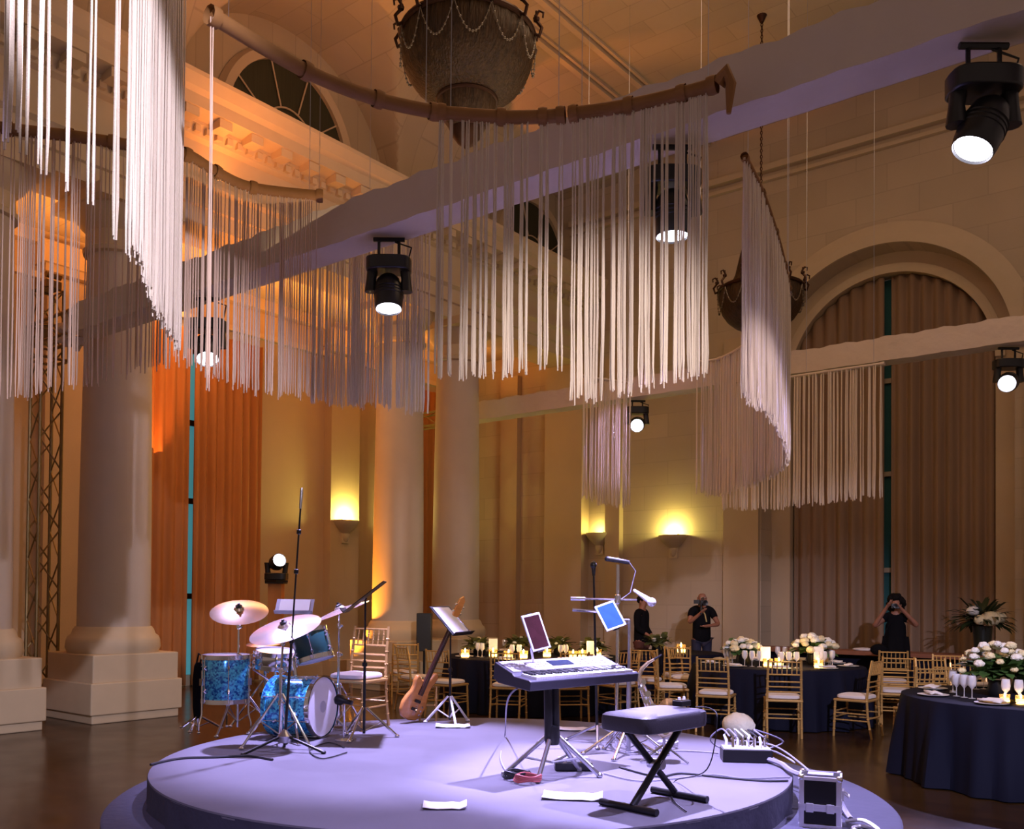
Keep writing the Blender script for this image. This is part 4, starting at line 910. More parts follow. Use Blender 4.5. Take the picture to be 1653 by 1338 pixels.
# ------------------------------------------------------------------ central stands
p = sd(997, 7.35, 0); t = thing('microphone_stand', 'tall chrome microphone stand with a level boom and a microphone on top', 'microphone stand', p)
tp = ad(990, 905, 7.35) - p; bh = (ad(1000, 967, 7.35) - p)
mb = MB(); mb.tube([(0, 0, 0.03), (0, 0, tp.z - 0.03)], 0.014, 10); mb.lathe([(0.014, -0.04), (0.026, -0.03), (0.026, 0.03), (0.014, 0.04)], 12, c=(0, 0, bh.z)); mb.lathe([(0.014, -0.03), (0.022, -0.02), (0.022, 0.02), (0.014, 0.03)], 12, c=(0, 0, bh.z * 0.55)); mb.build('pole', M_chrome, t)
tripod(t, (0, 0, 0), 0.16, 0.33, 0.2, brace=False)
mb = MB(); mb.tube([dirw(-0.085, 0, tp.z + 0.015), dirw(0.09, 0, tp.z - 0.012)], [0.020, 0.017], 12); mb.ball(dirw(-0.085, 0, tp.z + 0.015), 0.022, 10, 8); mb.build('microphone', M_blackplastic, t)
mb = MB(); a = ad(921, 966, 7.35) - p; b = ad(1028, 968, 7.35) - p; mb.tube([a, b], 0.009, 8); mb.tube([a, a.lerp(b, 0.22)], 0.018, 10); mb.build('boom', M_chrome, t)
mb = MB(); a = ad(1024, 953, 7.2) - p; b = ad(1052, 972, 6.98) - p; mb.tube([a, a.lerp(b, .6)], [0.012, 0.019], 10); mb.ball(b, 0.034, 14, 10); mb.tube([a.lerp(b, .5), b], [.019, .026], 10); mb.build('vocal_microphone', mat('silver_white_metal', (0.85, 0.85, 0.9), 0.35, 0.2), t)
mb = MB(); mb.tube([dirw(0.09, 0, tp.z - 0.012), dirw(0.14, 0, tp.z - 0.08), dirw(0.10, 0, tp.z - 0.25), dirw(0.03, 0, bh.z)], 0.0035, 6); mb.build('cable', M_greycable, t)
p = sd(966, 7.7, 0); t = thing('microphone_stand', 'slimmer microphone stand with a dark upright microphone, left of the tall one', 'microphone stand', p)
tp = ad(958, 912, 7.7) - p; mb = MB(); mb.tube([(0, 0, 0.02), tp * 0.6, tp * 0.97], [0.012, 0.010, 0.008], 8); mb.build('pole', M_blackmetal, t)
mb = MB(); mb.tube([tp * 0.94, tp * 0.99], [0.012, 0.02], 10); mb.ball(tp, (0.028, 0.028, 0.032), 12, 8); mb.build('microphone', M_blackplastic, t); tripod(t, (0, 0, 0), 0.15, 0.3, 1.1, m=M_steel, brace=False)
p = sd(1016, 7.15, 0); t = thing('music_stand', 'stand holding the blue tablet, with chrome legs behind the keyboard', 'music stand', p)
hz = (ad(1000, 1000, 7.15) - p).z; mb = MB(); mb.tube([(0, 0, 0.03), (0, 0, hz * 0.6)], 0.018, 10); mb.tube([(0, 0, hz * 0.55), (0, 0, hz)], 0.012, 8); mb.build('pole', M_steel, t); tripod(t, (0, 0, 0), 0.24, 0.30, 0.7)
mb = MB(); a = ad(924, 984, 7.15) - p; b = ad(975, 988, 7.15) - p; mb.tube([a, b], [0.014, 0.010], 8); mb.tube([b, Vector((0, 0, hz - 0.03))], 0.010, 8); mb.build('side_arm', M_chrome, t)
tablet('tablet with a blue lit screen leaning over the right half of the keyboard', ad(985, 994, 7.05), dirw(0.15, -0.90, 0.45), 0.17, 0.22, M_scrB, up=dirw(-0.38, 0.3, 0.8), arm_to=p + Vector((0, 0, hz)))
# saxophone on its stand
M_brass = mat('pale_brass', (0.80, 0.66, 0.42), 0.22, 0.9)
p = sd(1052, 6.9, 0); t = thing('saxophone', 'brass saxophone standing upright behind the padded bench', 'saxophone', p)
def sp(px, py, d=6.9): return ad(px, py, d) - p
path = [sp(1056, 1064), sp(1046, 1070), sp(1036, 1080), sp(1031, 1092), sp(1036, 1108), sp(1044, 1128), sp(1053, 1150), sp(1062, 1172), sp(1072, 1182), sp(1082, 1178), sp(1084, 1160), sp(1080, 1140, 6.8)]
mb = MB(); mb.tube(path, [0.009, 0.013, 0.016, 0.019, 0.027, 0.033, 0.040, 0.045, 0.050, 0.053, 0.060, 0.076], 14, caps=False); mb.build('body', M_brass, t)
mb = MB(); mb.tube([path[0], path[0] + (path[0] - path[1]) * 1.2], [0.010, 0.006], 8); mb.build('mouthpiece', M_blackplastic, t)
for k in range(9):
    q = 3.6 + k * 0.5; i = int(q); c = path[i].lerp(path[i + 1], q - i); mb = MB(); rr = 0.019 + 0.002 * k
    mb.lathe([(0.0, 0.0), (rr, 0.0), (rr, 0.008), (0.0, 0.010)], 14, c=c + dirw(0.016 * (-1) ** k, -0.040 - 0.002 * k, 0.005), axis=dirw(0.2 * (-1) ** k, -1, 0.2)); mb.build('key', M_chrome, t)
mb = MB(); mb.tube([path[4] + dirw(.02, -.03, 0), path[7] + dirw(.0, -.045, 0.0)], 0.004, 6); mb.tube([path[4] + dirw(-.025, -.02, 0), path[7] + dirw(-.04, -.03, 0.0)], 0.004, 6); mb.build('key_rods', M_chrome, t)
mb = MB(); mb.tube([path[8] + Vector((0, 0, -0.02)), path[8] + Vector((0, 0, -0.10))], 0.012, 8)
for k in range(3):
    a = 2 * PI * k / 3; e = Vector((path[8].x + 0.2 * math.cos(a), path[8].y + 0.2 * math.sin(a), 0.01)); mb.tube([path[8] + Vector((0, 0, -0.09)), e], 0.009, 6)
mb.build('stand_legs', M_steel, t)

# ------------------------------------------------------------------ sheets, cables, boxes
def sheet(px, py, w, h, rot, label, d=None):
    p = at(px, py, HS + 0.006); P = []; n = 6
    for i in range(n + 1): P.append([((i / n - .5) * w, (j / n - .5) * h, 0.006 + 0.006 * math.sin(i * 1.3 + j) ** 2 + (0.012 if (i in (0, n) and j in (0, n)) else 0)) for j in range(n + 1)])
    mb = MB(); mb.grid(P); o = mb.build('sheet_of_paper', M_paper); o.location = (p.x, p.y, HS); o.rotation_euler = (0, 0, YAW + rot)
    sm = o.modifiers.new('s', 'SOLIDIFY'); sm.thickness = 0.003; tag(o, label, 'paper')
sheet(718, 1301, 0.25, 0.17, 0.05, 'white sheet of paper alone near the front rim of the stage')
sheet(924, 1286, 0.36, 0.20, -0.12, 'white sheet of paper between the keyboard stand and the bench foot')
sheet(731, 1172, 0.32, 0.22, 0.05, 'white sheet of paper under the music stand behind the guitar')
sheet(931, 1177, 0.36, 0.20, -0.05, 'white sheets of paper on the stage behind the keyboard stand')
def cable(name, pts, r, m, label, cat='cable'):
    P = smoothpath([tuple(p) for p in pts], 8); mb = MB(); mb.tube(P, r, 6); return tag(mb.build(name, m), label, cat)
def on(px, py, h=0.008): p = at(px, py, HS); p.z += h; return p
cable('stage_cable', [on(1000, 1240), on(1060, 1255), on(1100, 1250), on(1160, 1256), on(1230, 1262), on(1272, 1262)], 0.007, M_cable, 'black cable running right across the stage to its rim')
cable('stage_cable', [on(1010, 1216), on(1070, 1213), on(1120, 1214), on(1160, 1217)], 0.006, M_greycable, 'grey cable from the centre stands to the black stage box')
cable('stage_cable', [on(975, 1250), on(1030, 1262), on(1090, 1258), on(1150, 1252), on(1200, 1258), on(1275, 1256)], 0.005, M_greycable, 'thin grey cable curving beside the black one')
cable('stage_cable', [on(243, 1236), on(290, 1226), on(345, 1224), on(400, 1222), on(440, 1228)], 0.010, M_cable, 'black cable along the left rim of the stage by the drum kit')
cable('stage_cable', [on(560, 1216), on(520, 1226), on(500, 1212), on(530, 1200), on(556, 1208)], 0.005, M_cable, 'thin cable looped at the foot of the short bass drum microphone')
kl = Vector((kc.x, kc.y, kz - 0.08)) - ku * 0.45
cable('keyboard_cable', [kl, W(-0.02, 6.15, 0.95), on(815, 1190, 0.02), on(808, 1225), on(822, 1252), on(840, 1262)], 0.006, M_greycable, 'grey cable drooping from the left end of the keyboard')
cable('bench_cable', [W(1.10, 5.55, bz + 0.004), W(1.18, 5.5, bz + 0.0), W(1.20, 5.42, bz - 0.06), W(1.16, 5.5, HS + 0.2), on(1090, 1262), on(1085, 1290), on(1108, 1312)], 0.004, M_cable, 'thin black cable hanging down the right side of the padded bench')
for k, (px, py, m, lb) in enumerate(((850, 1264, mat('red_cable', (0.45, 0.10, 0.10), .5), 'coil of red cable on the floor under the keyboard'), (832, 1258, M_cable, 'coil of black cable under the left foot of the keyboard stand'), (1075, 1208, M_white, 'coil of white cable at the foot of the saxophone'))):
    c = on(px, py); mb = MB(); pts = []
    for j in range(90):
        a = 2 * PI * j / 18; r = 0.085 + 0.012 * math.sin(j * 0.37); pts.append(c + RV * (math.cos(a) * r) + DV * (math.sin(a) * r * 0.8) + Vector((0, 0, 0.004 + j * 0.0005 + 0.006 * math.sin(j))))
    mb.tube(pts, 0.006, 6); tag(mb.build('cable_coil', m), lb, 'cable')
p = on(925, 1243, 0); t = thing('power_strip', 'low black box with plugs between the legs of the keyboard stand', 'power strip', p, YAW + 0.05)
MB().box((0, 0, 0.03), (0.26, 0.10, 0.055)).build('case', M_blackplastic, t, smooth=False, bevel=0.006)
for q in range(4): MB().box((-0.09 + 0.06 * q, 0, 0.075), (0.035, 0.05, 0.035)).build('plug', M_white, t, smooth=False, bevel=0.005)
p = on(1204, 1228, 0); t = thing('stage_box', 'black connection box covered in plugs and cables at the right of the stage', 'connection box', p, YAW - 0.10)
MB().box((0, 0, 0.05), (0.36, 0.20, 0.09)).build('case', M_blackmetal, t, smooth=False, bevel=0.006)
MB().box((0, 0, 0.098), (0.34, 0.18, 0.008)).build('top_plate', M_white, t, smooth=False)
for q in range(8):
    c = Vector((-0.14 + 0.04 * q, ru(-.05, .05), 0.10)); mb = MB(); mb.tube([c, c + Vector((0, 0, 0.05)), c + Vector((ru(-.02, .02), 0.02, 0.085))], [0.012, 0.011, 0.008], 8); mb.build('plug', M_chrome if q % 2 else M_white, t)
for q in range(6):
    x = -0.12 + 0.05 * q; mb = MB(); mb.tube(smoothpath([(x, 0, .18), (x - .05, .1, .22), (x - .12 + .06 * q, .2, .12), (.05 * q - .1, .24, .04), (.2, .16, .06), (.34, .03 * q - .1, .01)], 6), 0.006, 6); mb.build('patch_cable', random.choice((M_greycable, M_cable, M_white)), t)
cable('cable_bundle', [on(1240, 1232, .03), on(1262, 1240, .03), W(1.93, 6.35, HS + .03), W(2.10, 6.15, HS - 0.02), W(2.16, 6.0, 0.26), W(2.14, 5.86, 0.25)], 0.018, M_greycable, 'thick grey cable bundle falling from the stage to the flight case')
cable('stage_cable', [on(1185, 1195, .03), W(1.75, 7.3, HS + .10), W(1.95, 6.95, HS + .12), W(2.08, 6.55, HS + .02), W(2.2, 6.2, 0.27), W(2.16, 5.95, 0.25)], 0.007, M_greycable, 'pale cable arching over the right rim of the stage')
fp = W(1.93, 5.80, 0.232); fa = YAW - 0.35; t = thing('flight_case', 'small black flight case with bright aluminium edges at the right of the stage', 'flight case', fp, fa)
w, d, h = 0.24, 0.22, 0.31
MB().box((0, 0, h / 2 + 0.005), (w - 0.012, d - 0.012, h - 0.012)).build('body', M_blackmetal, t, smooth=False)
M_alu = mat('bright_aluminium', (0.82, 0.82, 0.88), 0.3, 0.55)
for sx in (-1, 1):
    for sy in (-1, 1): MB().box((sx * (w / 2 - 0.012), sy * (d / 2 - 0.012), h / 2), (0.03, 0.03, h)).build('edge_rail', M_alu, t, smooth=False, bevel=0.003)
for z in (0.008, h * 0.36, h * 0.42, h - 0.012):
    mb = MB(); mb.box((0, -d / 2, z), (w, 0.012, 0.022)); mb.box((0, d / 2, z), (w, 0.012, 0.022)); mb.box((-w / 2, 0, z), (0.012, d, 0.022)); mb.box((w / 2, 0, z), (0.012, d, 0.022)); mb.build('edge_band', M_alu, t, smooth=False)
for sx in (-1, 1):
    for sy in (-1, 1): MB().ball((sx * (w / 2 - 0.01), sy * (d / 2 - 0.01), h - 0.01), 0.022, 10, 8).build('ball_corner', M_chrome, t)
for q in (-0.06, 0.06):
    mb = MB(); mb.box((q, -d / 2 - 0.010, h * 0.39), (0.045, 0.012, 0.055)); mb.build('butterfly_latch', M_alu, t, smooth=False, bevel=0.003)
mb = MB(); mb.box((w / 2 + 0.012, 0, h * 0.62), (0.012, 0.10, 0.06)); mb.tube([(w / 2 + 0.02, -0.04, h * .66), (w / 2 + 0.045, -0.04, h * .6), (w / 2 + 0.045, 0.04, h * .6), (w / 2 + 0.02, 0.04, h * .66)], 0.006, 6); mb.build('side_handle', M_alu, t)
mb = MB(); mb.box((0, 0, h + 0.001), (0.15, 0.10, 0.006)); mb.build('top_label', mat('grey_label', (0.3, 0.28, 0.42), .4), t, smooth=False)
cable('cable_tangle', [W(2.09, 5.8, 0.25), W(2.16, 5.7, 0.28), W(2.2, 5.55, 0.25), W(2.12, 5.45, 0.24), W(2.06, 5.6, 0.25), W(2.15, 5.72, 0.24), W(2.22, 5.62, 0.25)], 0.012, M_white, 'tangle of white cable on the step beside the flight case')

# ------------------------------------------------------------------ tables and what stands on them
def tablecloth(c, R, label):
    n = 180; P = []; rng = [(ru(0, 6.28), k) for k in (9, 14, 23)]
    def fo(a, q): return q * (0.045 * math.sin(14 * a + rng[0][0]) + 0.03 * math.sin(23 * a + rng[1][0]) + 0.02 * math.sin(37 * a))
    for r, z, q in ((0, .752, 0), (R * .6, .752, 0), (R - 0.02, .752, 0), (R, .745, 0.02), (R + .012, .70, 0.15), (R + 0.03, .5, 0.55), (R + .05, .25, 0.85), (R + .07, 0.01, 1.0)):
        P.append([((r + fo(a, q)) * math.cos(a), (r + fo(a, q)) * math.sin(a), z) for a in [2 * PI * k / n for k in range(n)]])
    mb = MB(); mb.grid(P, True); o = mb.build('tablecloth', M_darkfabric); o.location = (c.x, c.y, 0); tag(o, label, 'tablecloth')
tablecloth(T1, R1_, 'black cloth to the floor over the round table behind the stage'); tablecloth(T2, R2_, 'black cloth to the floor over the middle round table')
tablecloth(T3, R3_, 'dark navy cloth to the floor over the near right table, cut by the frame'); tablecloth(T4, R4_, 'black cloth over the far table in front of the two men')
TH = 0.754
def leafset(mb, c, n, r0, L, up=0.5, wd=0.22, droop=0.2, spreadz=0.0):
    for _ in range(n):
        a = ru(0, 2 * PI); el = ru(-0.1, 1.2) * up; o = Vector(c) + Vector((ru(-r0, r0), ru(-r0, r0), ru(-spreadz, spreadz))); l = L * ru(0.6, 1.15)
        d = Vector((math.cos(a) * math.cos(el), math.sin(a) * math.cos(el), math.sin(el))); s_ = d.cross(Vector((0, 0, 1))).normalized() * (l * wd)
        p1 = o + d * l * 0.4 + Vector((0, 0, 0.02)); p2 = o + d * l * 0.8 - Vector((0, 0, l * droop * .4)); p3 = o + d * l - Vector((0, 0, l * droop))
        i = [mb.av(x) for x in (o, p1 - s_, p1 + Vector((0, 0, -.006)), p1 + s_, p2 - s_ * .8, p2 + Vector((0, 0, -.006)), p2 + s_ * .8, p3)]
        for f in ((0, 2, 1), (0, 3, 2), (1, 2, 5, 4), (2, 3, 6, 5), (4, 5, 7), (5, 6, 7)): mb.f.append([i[k] for k in f])
def flowers(label, c, R, nb, nl, bloom=0.055, h=0.16, tall=1.0, mats=(M_bloom, M_cream), leafm=M_leaf, L=0.22):
    t = thing('flower_centrepiece', label, 'flowers', c)
    MB().lathe([(0.0, 0.0), (0.08, 0.0), (0.10, 0.04), (0.085, 0.12), (0.09, 0.14), (0.075, 0.14), (0.0, 0.05)], 20).build('bowl', M_blackmetal, t)
    mb = MB(); leafset(mb, (0, 0, h * 0.9), nl, R * 0.5, L, up=0.8, spreadz=0.03); mb.build('foliage', leafm, t)
    for k in range(nb):
        a = 2.4 * k; r = R * math.sqrt((k + 0.4) / nb); z = h + tall * (R * 0.55) * (1 - (r / R) ** 2) + ru(-.02, .03)
        q = bloom * ru(0.75, 1.2); mb = MB(); mb.ball((0, 0, 0), (q, q, q * 0.72), 12, 8, jit=0.14)
        for j in range(6): b = 2 * PI * j / 6; mb.ball((q * .55 * math.cos(b), q * .55 * math.sin(b), -q * .1), (q * .5, q * .5, q * .42), 8, 6, jit=0.12)
        mb.build('bloom', mats[k % len(mats)], t, loc=(r * math.cos(a), r * math.sin(a), z))
    return t
def tt(px, d): v = W(*rd(px, d)); return Vector((v.x, v.y, TH))
flowers('white flowers low on the left of the middle table', tt(1200, 12.5), 0.25, 22, 130, bloom=0.055, h=0.2, L=0.24)
flowers('white and cream flowers on the right of the middle table', tt(1314, 12.65), 0.29, 24, 140, bloom=0.055, h=0.22, L=0.24)
flowers('big bunch of white flowers and dark leaves at the right edge of the view', tt(1612, 8.6), 0.34, 34, 260, bloom=0.043, h=0.24, L=0.24, tall=1.3)
flowers('cream flowers behind the big white bunch, cut by the right edge', tt(1650, 8.9), 0.22, 18, 140, bloom=0.042, h=0.24)
for px, d, lb in ((775, 14.2, 'leafy arrangement at the left of the table behind the stage'), (838, 14.6, 'leafy arrangement behind the tablet on the keyboard'), (905, 14.3, 'leafy arrangement above the middle of the keyboard'), (958, 14.0, 'low leafy arrangement at the right end of the table behind the stage')):
    flowers(lb, tt(px, d), 0.17, 5, 110, bloom=0.035, h=0.14, leafm=mat('olive_foliage', (0.12, 0.13, 0.04), .6, noise=.4), L=0.24)
flowers('leafy arrangement on the far table left of the single candle', tt(1062, 15.3), 0.16, 3, 90, bloom=0.035, leafm=MATS['olive_foliage'], L=0.24)
# candles
def make_candle():
    t = thing('votive_candle', 'x', 'candle', (0, 0, 0))
    MB().lathe([(0.0, 0.0), (0.035, 0.0), (0.042, 0.03), (0.045, 0.075), (0.042, 0.075), (0.038, 0.03), (0.0, 0.008)], 16).build('glass_cup', mat('amber_glass', (0.9, 0.7, 0.4), .1, trans=.8), t)
    MB().lathe([(0.0, 0.008), (0.033, 0.01), (0.036, 0.045), (0.0, 0.045)], 14).build('wax', M_flame, t)
    MB().lathe([(0.0, 0.045), (0.008, 0.055), (0.009, 0.065), (0.003, 0.085), (0.0, 0.092)], 10).build('flame', mat('flame', (1, .8, .5), .5, emit=(1, .7, .3), es=30), t)
    return t
cn = [None]
def candle(px, d, label, group, big=1.0):
    c = tt(px, d)
    if cn[0] is None: cn[0] = make_candle(); t = cn[0]; t.location = c; t['label'] = label; t['group'] = group
    else: t = dup(cn[0], c, 0, label, group)
    t.scale = (big, big, big)
G1 = 'votive candles on the table behind the stage'; G2 = 'votive candles on the middle table'; G3 = 'votive candles on the near right table'
for px, d, lb in ((752, 13.4, 'lit candle left of the tablet, nearest the guitar'), (797, 13.6, 'lit candle in the leaves between the music stand and the tablet'), (822, 13.2, 'lit candle in the bright cluster just left of the tablet'), (846, 13.3, 'large glowing candle directly behind the tablet'), (884, 13.7, 'lit candle just right of the tablet'), (926, 13.3, 'left candle of the bright pair above the keyboard'), (941, 13.5, 'right candle of the bright pair above the keyboard'), (965, 13.8, 'lit candle at the right end of the table behind the stage')): candle(px, d, lb, G1, 1.5)
for px, d, lb in ((1240, 12.1, 'lit candle in front of the left flowers of the middle table'), (1258, 12.2, 'lit candle at the centre of the middle table'), (1322, 11.9, 'round glowing candle at the right of the middle table')): candle(px, d, lb, G2, 1.4)
candle(1100, 15.1, 'single bright candle on the far table', 'candle on the far table', 1.8)
for px, d, lb in ((1622, 8.0, 'lit candle on the near right table beside the gold dish'), (1648, 7.9, 'lit candle at the very right edge of the near table')): candle(px, d, lb, G3, 1.0)
light('POINT', 'candle_glow_light', tt(850, 13.2) + Vector((0, 0, 0.25)), 14, (1, 0.6, 0.2), 0.1)
light('POINT', 'candle_glow_light', tt(935, 13.3) + Vector((0, 0, 0.25)), 9, (1, 0.6, 0.2), 0.1)
light('POINT', 'candle_glow_light', tt(1270, 12.1) + Vector((0, 0, 0.22)), 9, (1, 0.6, 0.2), 0.1)
# glasses, plates
def make_glass():
    t = MB().lathe([(0.0, 0.0), (0.033, 0.001), (0.030, 0.004), (0.006, 0.008), (0.004, 0.03), (0.004, 0.08), (0.012, 0.092), (0.032, 0.115), (0.038, 0.145), (0.035, 0.185), (0.031, 0.205), (0.029, 0.205), (0.033, 0.18), (0.035, 0.145), (0.029, 0.118), (0.0, 0.098)], 20, caps=False).build('wine_glass', M_glass)
    return t
gl = [None]
def place(proto, mk, c, label, cat, group, rz=0):
    if proto[0] is None: o = mk(); proto[0] = o
    else: o = proto[0].copy(); COL.objects.link(o)
    o.location = c; o.rotation_euler = (0, 0, rz); tag(o, label, cat, group); return o
pl_ = [None]; np_ = [None]
def mkplate(): return MB().lathe([(0.0, 0.004), (0.08, 0.003), (0.135, 0.012), (0.137, 0.015), (0.085, 0.009), (0.0, 0.008)], 28).build('dinner_plate', M_white)
def mknap():
    mb = MB(); mb.grid([[(x * 0.05, y * 0.10, 0.012 + 0.008 * math.sin(3 * x + y)) for y in (-1, -.5, 0, .5, 1)] for x in (-1, -.5, 0, .5, 1)]); o = mb.build('folded_napkin', M_ivory); s_ = o.modifiers.new('s', 'SOLIDIFY'); s_.thickness = 0.016; return o
for T, R, nset, nm in ((T2, R2_, 9, 'middle table'), (T3, R3_, 9, 'near right table'), (T1, R1_, 8, 'table behind the stage')):
    for k in range(nset):
        a = 2 * PI * (k + 0.35) / nset; u = Vector((math.cos(a), math.sin(a), 0)); v = Vector((-u.y, u.x, 0))
        c = Vector((T.x, T.y, TH)) + u * (R - 0.22); place(pl_, mkplate, c, 'white dinner plate at the rim of the ' + nm, 'plate', 'plates on the ' + nm)
        place(np_, mknap, c + Vector((0, 0, 0.012)), 'folded pale napkin lying on a plate of the ' + nm, 'napkin', 'napkins on the ' + nm, a)
        for q in range(3 if T is not T1 else 2):
            place(gl, make_glass, Vector((T.x, T.y, TH)) + u * (R - 0.42 - 0.03 * q) + v * (0.02 + 0.095 * q), 'clear stemmed wine glass on the ' + nm, 'wine glass', 'wine glasses on the ' + nm)
for px, d, lb in ((1236, 12.2, 'upright white table card left of centre on the middle table'), (1322, 12.35, 'upright white table card before the right flowers of the middle table'), (797, 13.9, 'upright pale table card among the leaves behind the stage'), (955, 13.45, 'upright card lit yellow right of the bright candle pair')):
    c = tt(px, d); mb = MB(); mb.box((0, 0, 0.16), (0.13, 0.012, 0.19)); t = thing('table_card', lb, 'table card', c, YAW); mb.build('card', M_paper, t, smooth=False); MB().box((0, 0, 0.03), (0.07, 0.05, 0.06)).build('holder', M_mirrorgold, t, smooth=False)
p = tt(1612, 7.95); t = thing('gold_dish', 'gold dish with a white folded cloth at the right end of the near table', 'dish', p)
MB().lathe([(0.0, 0.0), (0.10, 0.0), (0.15, 0.025), (0.155, 0.03), (0.10, 0.01), (0.0, 0.01)], 24).build('dish', M_mirrorgold, t); MB().box((-0.03, 0, 0.03), (0.13, 0.10, 0.03)).build('cloth', M_ivory, t, smooth=False, bevel=0.008)
# sideboard under the tall window
t = thing('sideboard_table', 'long reddish wooden serving table before the tall window drapes', 'table', (-4.95, 16.15, 0))
MB().box((0, 0, 0.745), (3.9, 0.62, 0.07)).build('tabletop', M_tablewood, t, smooth=False, bevel=0.006)
MB().box((0, 0.12, 0.40), (3.7, 0.30, 0.60)).build('dark_front', M_darkfabric, t, smooth=False)
for x in (-1.85, -0.6, 0.6, 1.85):
    for y in (-0.27, 0.27): MB().box((x, y, 0.36), (0.07, 0.07, 0.72)).build('leg', M_gold, t, smooth=False)
pv = onY(1586, 1050, 16.15); pv.z = 0.782
t = thing('tall_flower_vase', 'tall dark vase of palm leaves and a big pale bloom on the serving table', 'flowers', pv)
MB().lathe([(0.0, 0.0), (0.13, 0.0), (0.12, 0.03), (0.13, 0.25), (0.15, 0.46), (0.14, 0.46), (0.0, 0.4)], 24).build('vase', mat('dark_vase', (0.012, 0.016, 0.012), .3), t)
mb = MB(); leafset(mb, (0, 0, 0.52), 90, 0.08, 0.58, up=0.95, wd=0.06, droop=0.25); leafset(mb, (0, 0, 0.50), 70, 0.1, 0.42, up=0.8, wd=0.12, droop=0.3); mb.build('palm_leaves', M_darkleaf, t)
for k, (a, b, c, q) in enumerate(((0.0, -0.25, 0.58, 0.15), (-0.14, -0.22, 0.56, 0.10), (0.14, -0.22, 0.60, 0.11), (-0.17, -0.05, 0.70, 0.10))):
    mb = MB(); mb.ball(dirw(a, b, c), (q, q, q * .75), 14, 10, jit=0.1); mb.build('bloom', M_cream if k < 3 else M_bloom, t)
for px, lb in ((1372, 'white folded cloth on the serving table left of the woman'),):
    pp = onY(px + 20, 1050, 16.0); mb = MB(); mb.ball((0, 0, 0.02), (0.16, 0.10, 0.03), 12, 6, jit=0.15); o = mb.build('folded_cloth', M_ivory); o.location = (pp.x, pp.y, 0.785); tag(o, lb, 'cloth')
mb = MB(); mb.ball((0, 0, 0.14), (0.20, 0.15, 0.15), 14, 9, jit=0.1); o = mb.build('white_bag', mat('white_plastic_bag', (0.9, 0.9, 0.95), .45, bump=.8, bscale=14)); o.location = at(1192, 1190, 0); tag(o, 'crumpled white bag on the floor under the front left chair of the middle table', 'bag')
# black speaker column and the small moving head on a pedestal
p = at(686, 1082, 0) ; t = thing('loudspeaker', 'slim black loudspeaker on a stand between the two farther columns', 'loudspeaker', W(*rd(686, 15.2)))
MB().box((0, 0, 1.05), (0.24, 0.24, 0.62), Matrix.Rotation(YAW, 3, 'Z')).build('cabinet', M_blackplastic, t, smooth=False, bevel=0.01); MB().cyl((0, 0, 0.02), (0, 0, 0.76), 0.02).build('pole', M_blackmetal, t); MB().lathe([(0, 0), (.2, 0), (.2, .02), (0, .03)], 20).build('base', M_blackmetal, t)
p = W(*rd(446, 15.4)); t = thing('light_pedestal', 'rust-coloured square pedestal under the small moving head at the left wall', 'pedestal', p, YAW)
MB().box((0, 0, 0.92), (0.22, 0.22, 1.80)).build('post', M_rust, t, smooth=False); MB().box((0, 0, 0.02), (0.4, 0.4, 0.04)).build('foot', M_blackmetal, t, smooth=False); MB().box((0, 0, 1.83), (0.3, 0.3, 0.02)).build('top', M_blackmetal, t, smooth=False)
moving_head('small moving head standing on the rust pedestal at the left wall', p + Vector((0, 0, 1.84)), 0.10, dirw(0.5, -0.8, 0.25), 0.95, M_lamp, hang=False, e=60, spot=30)

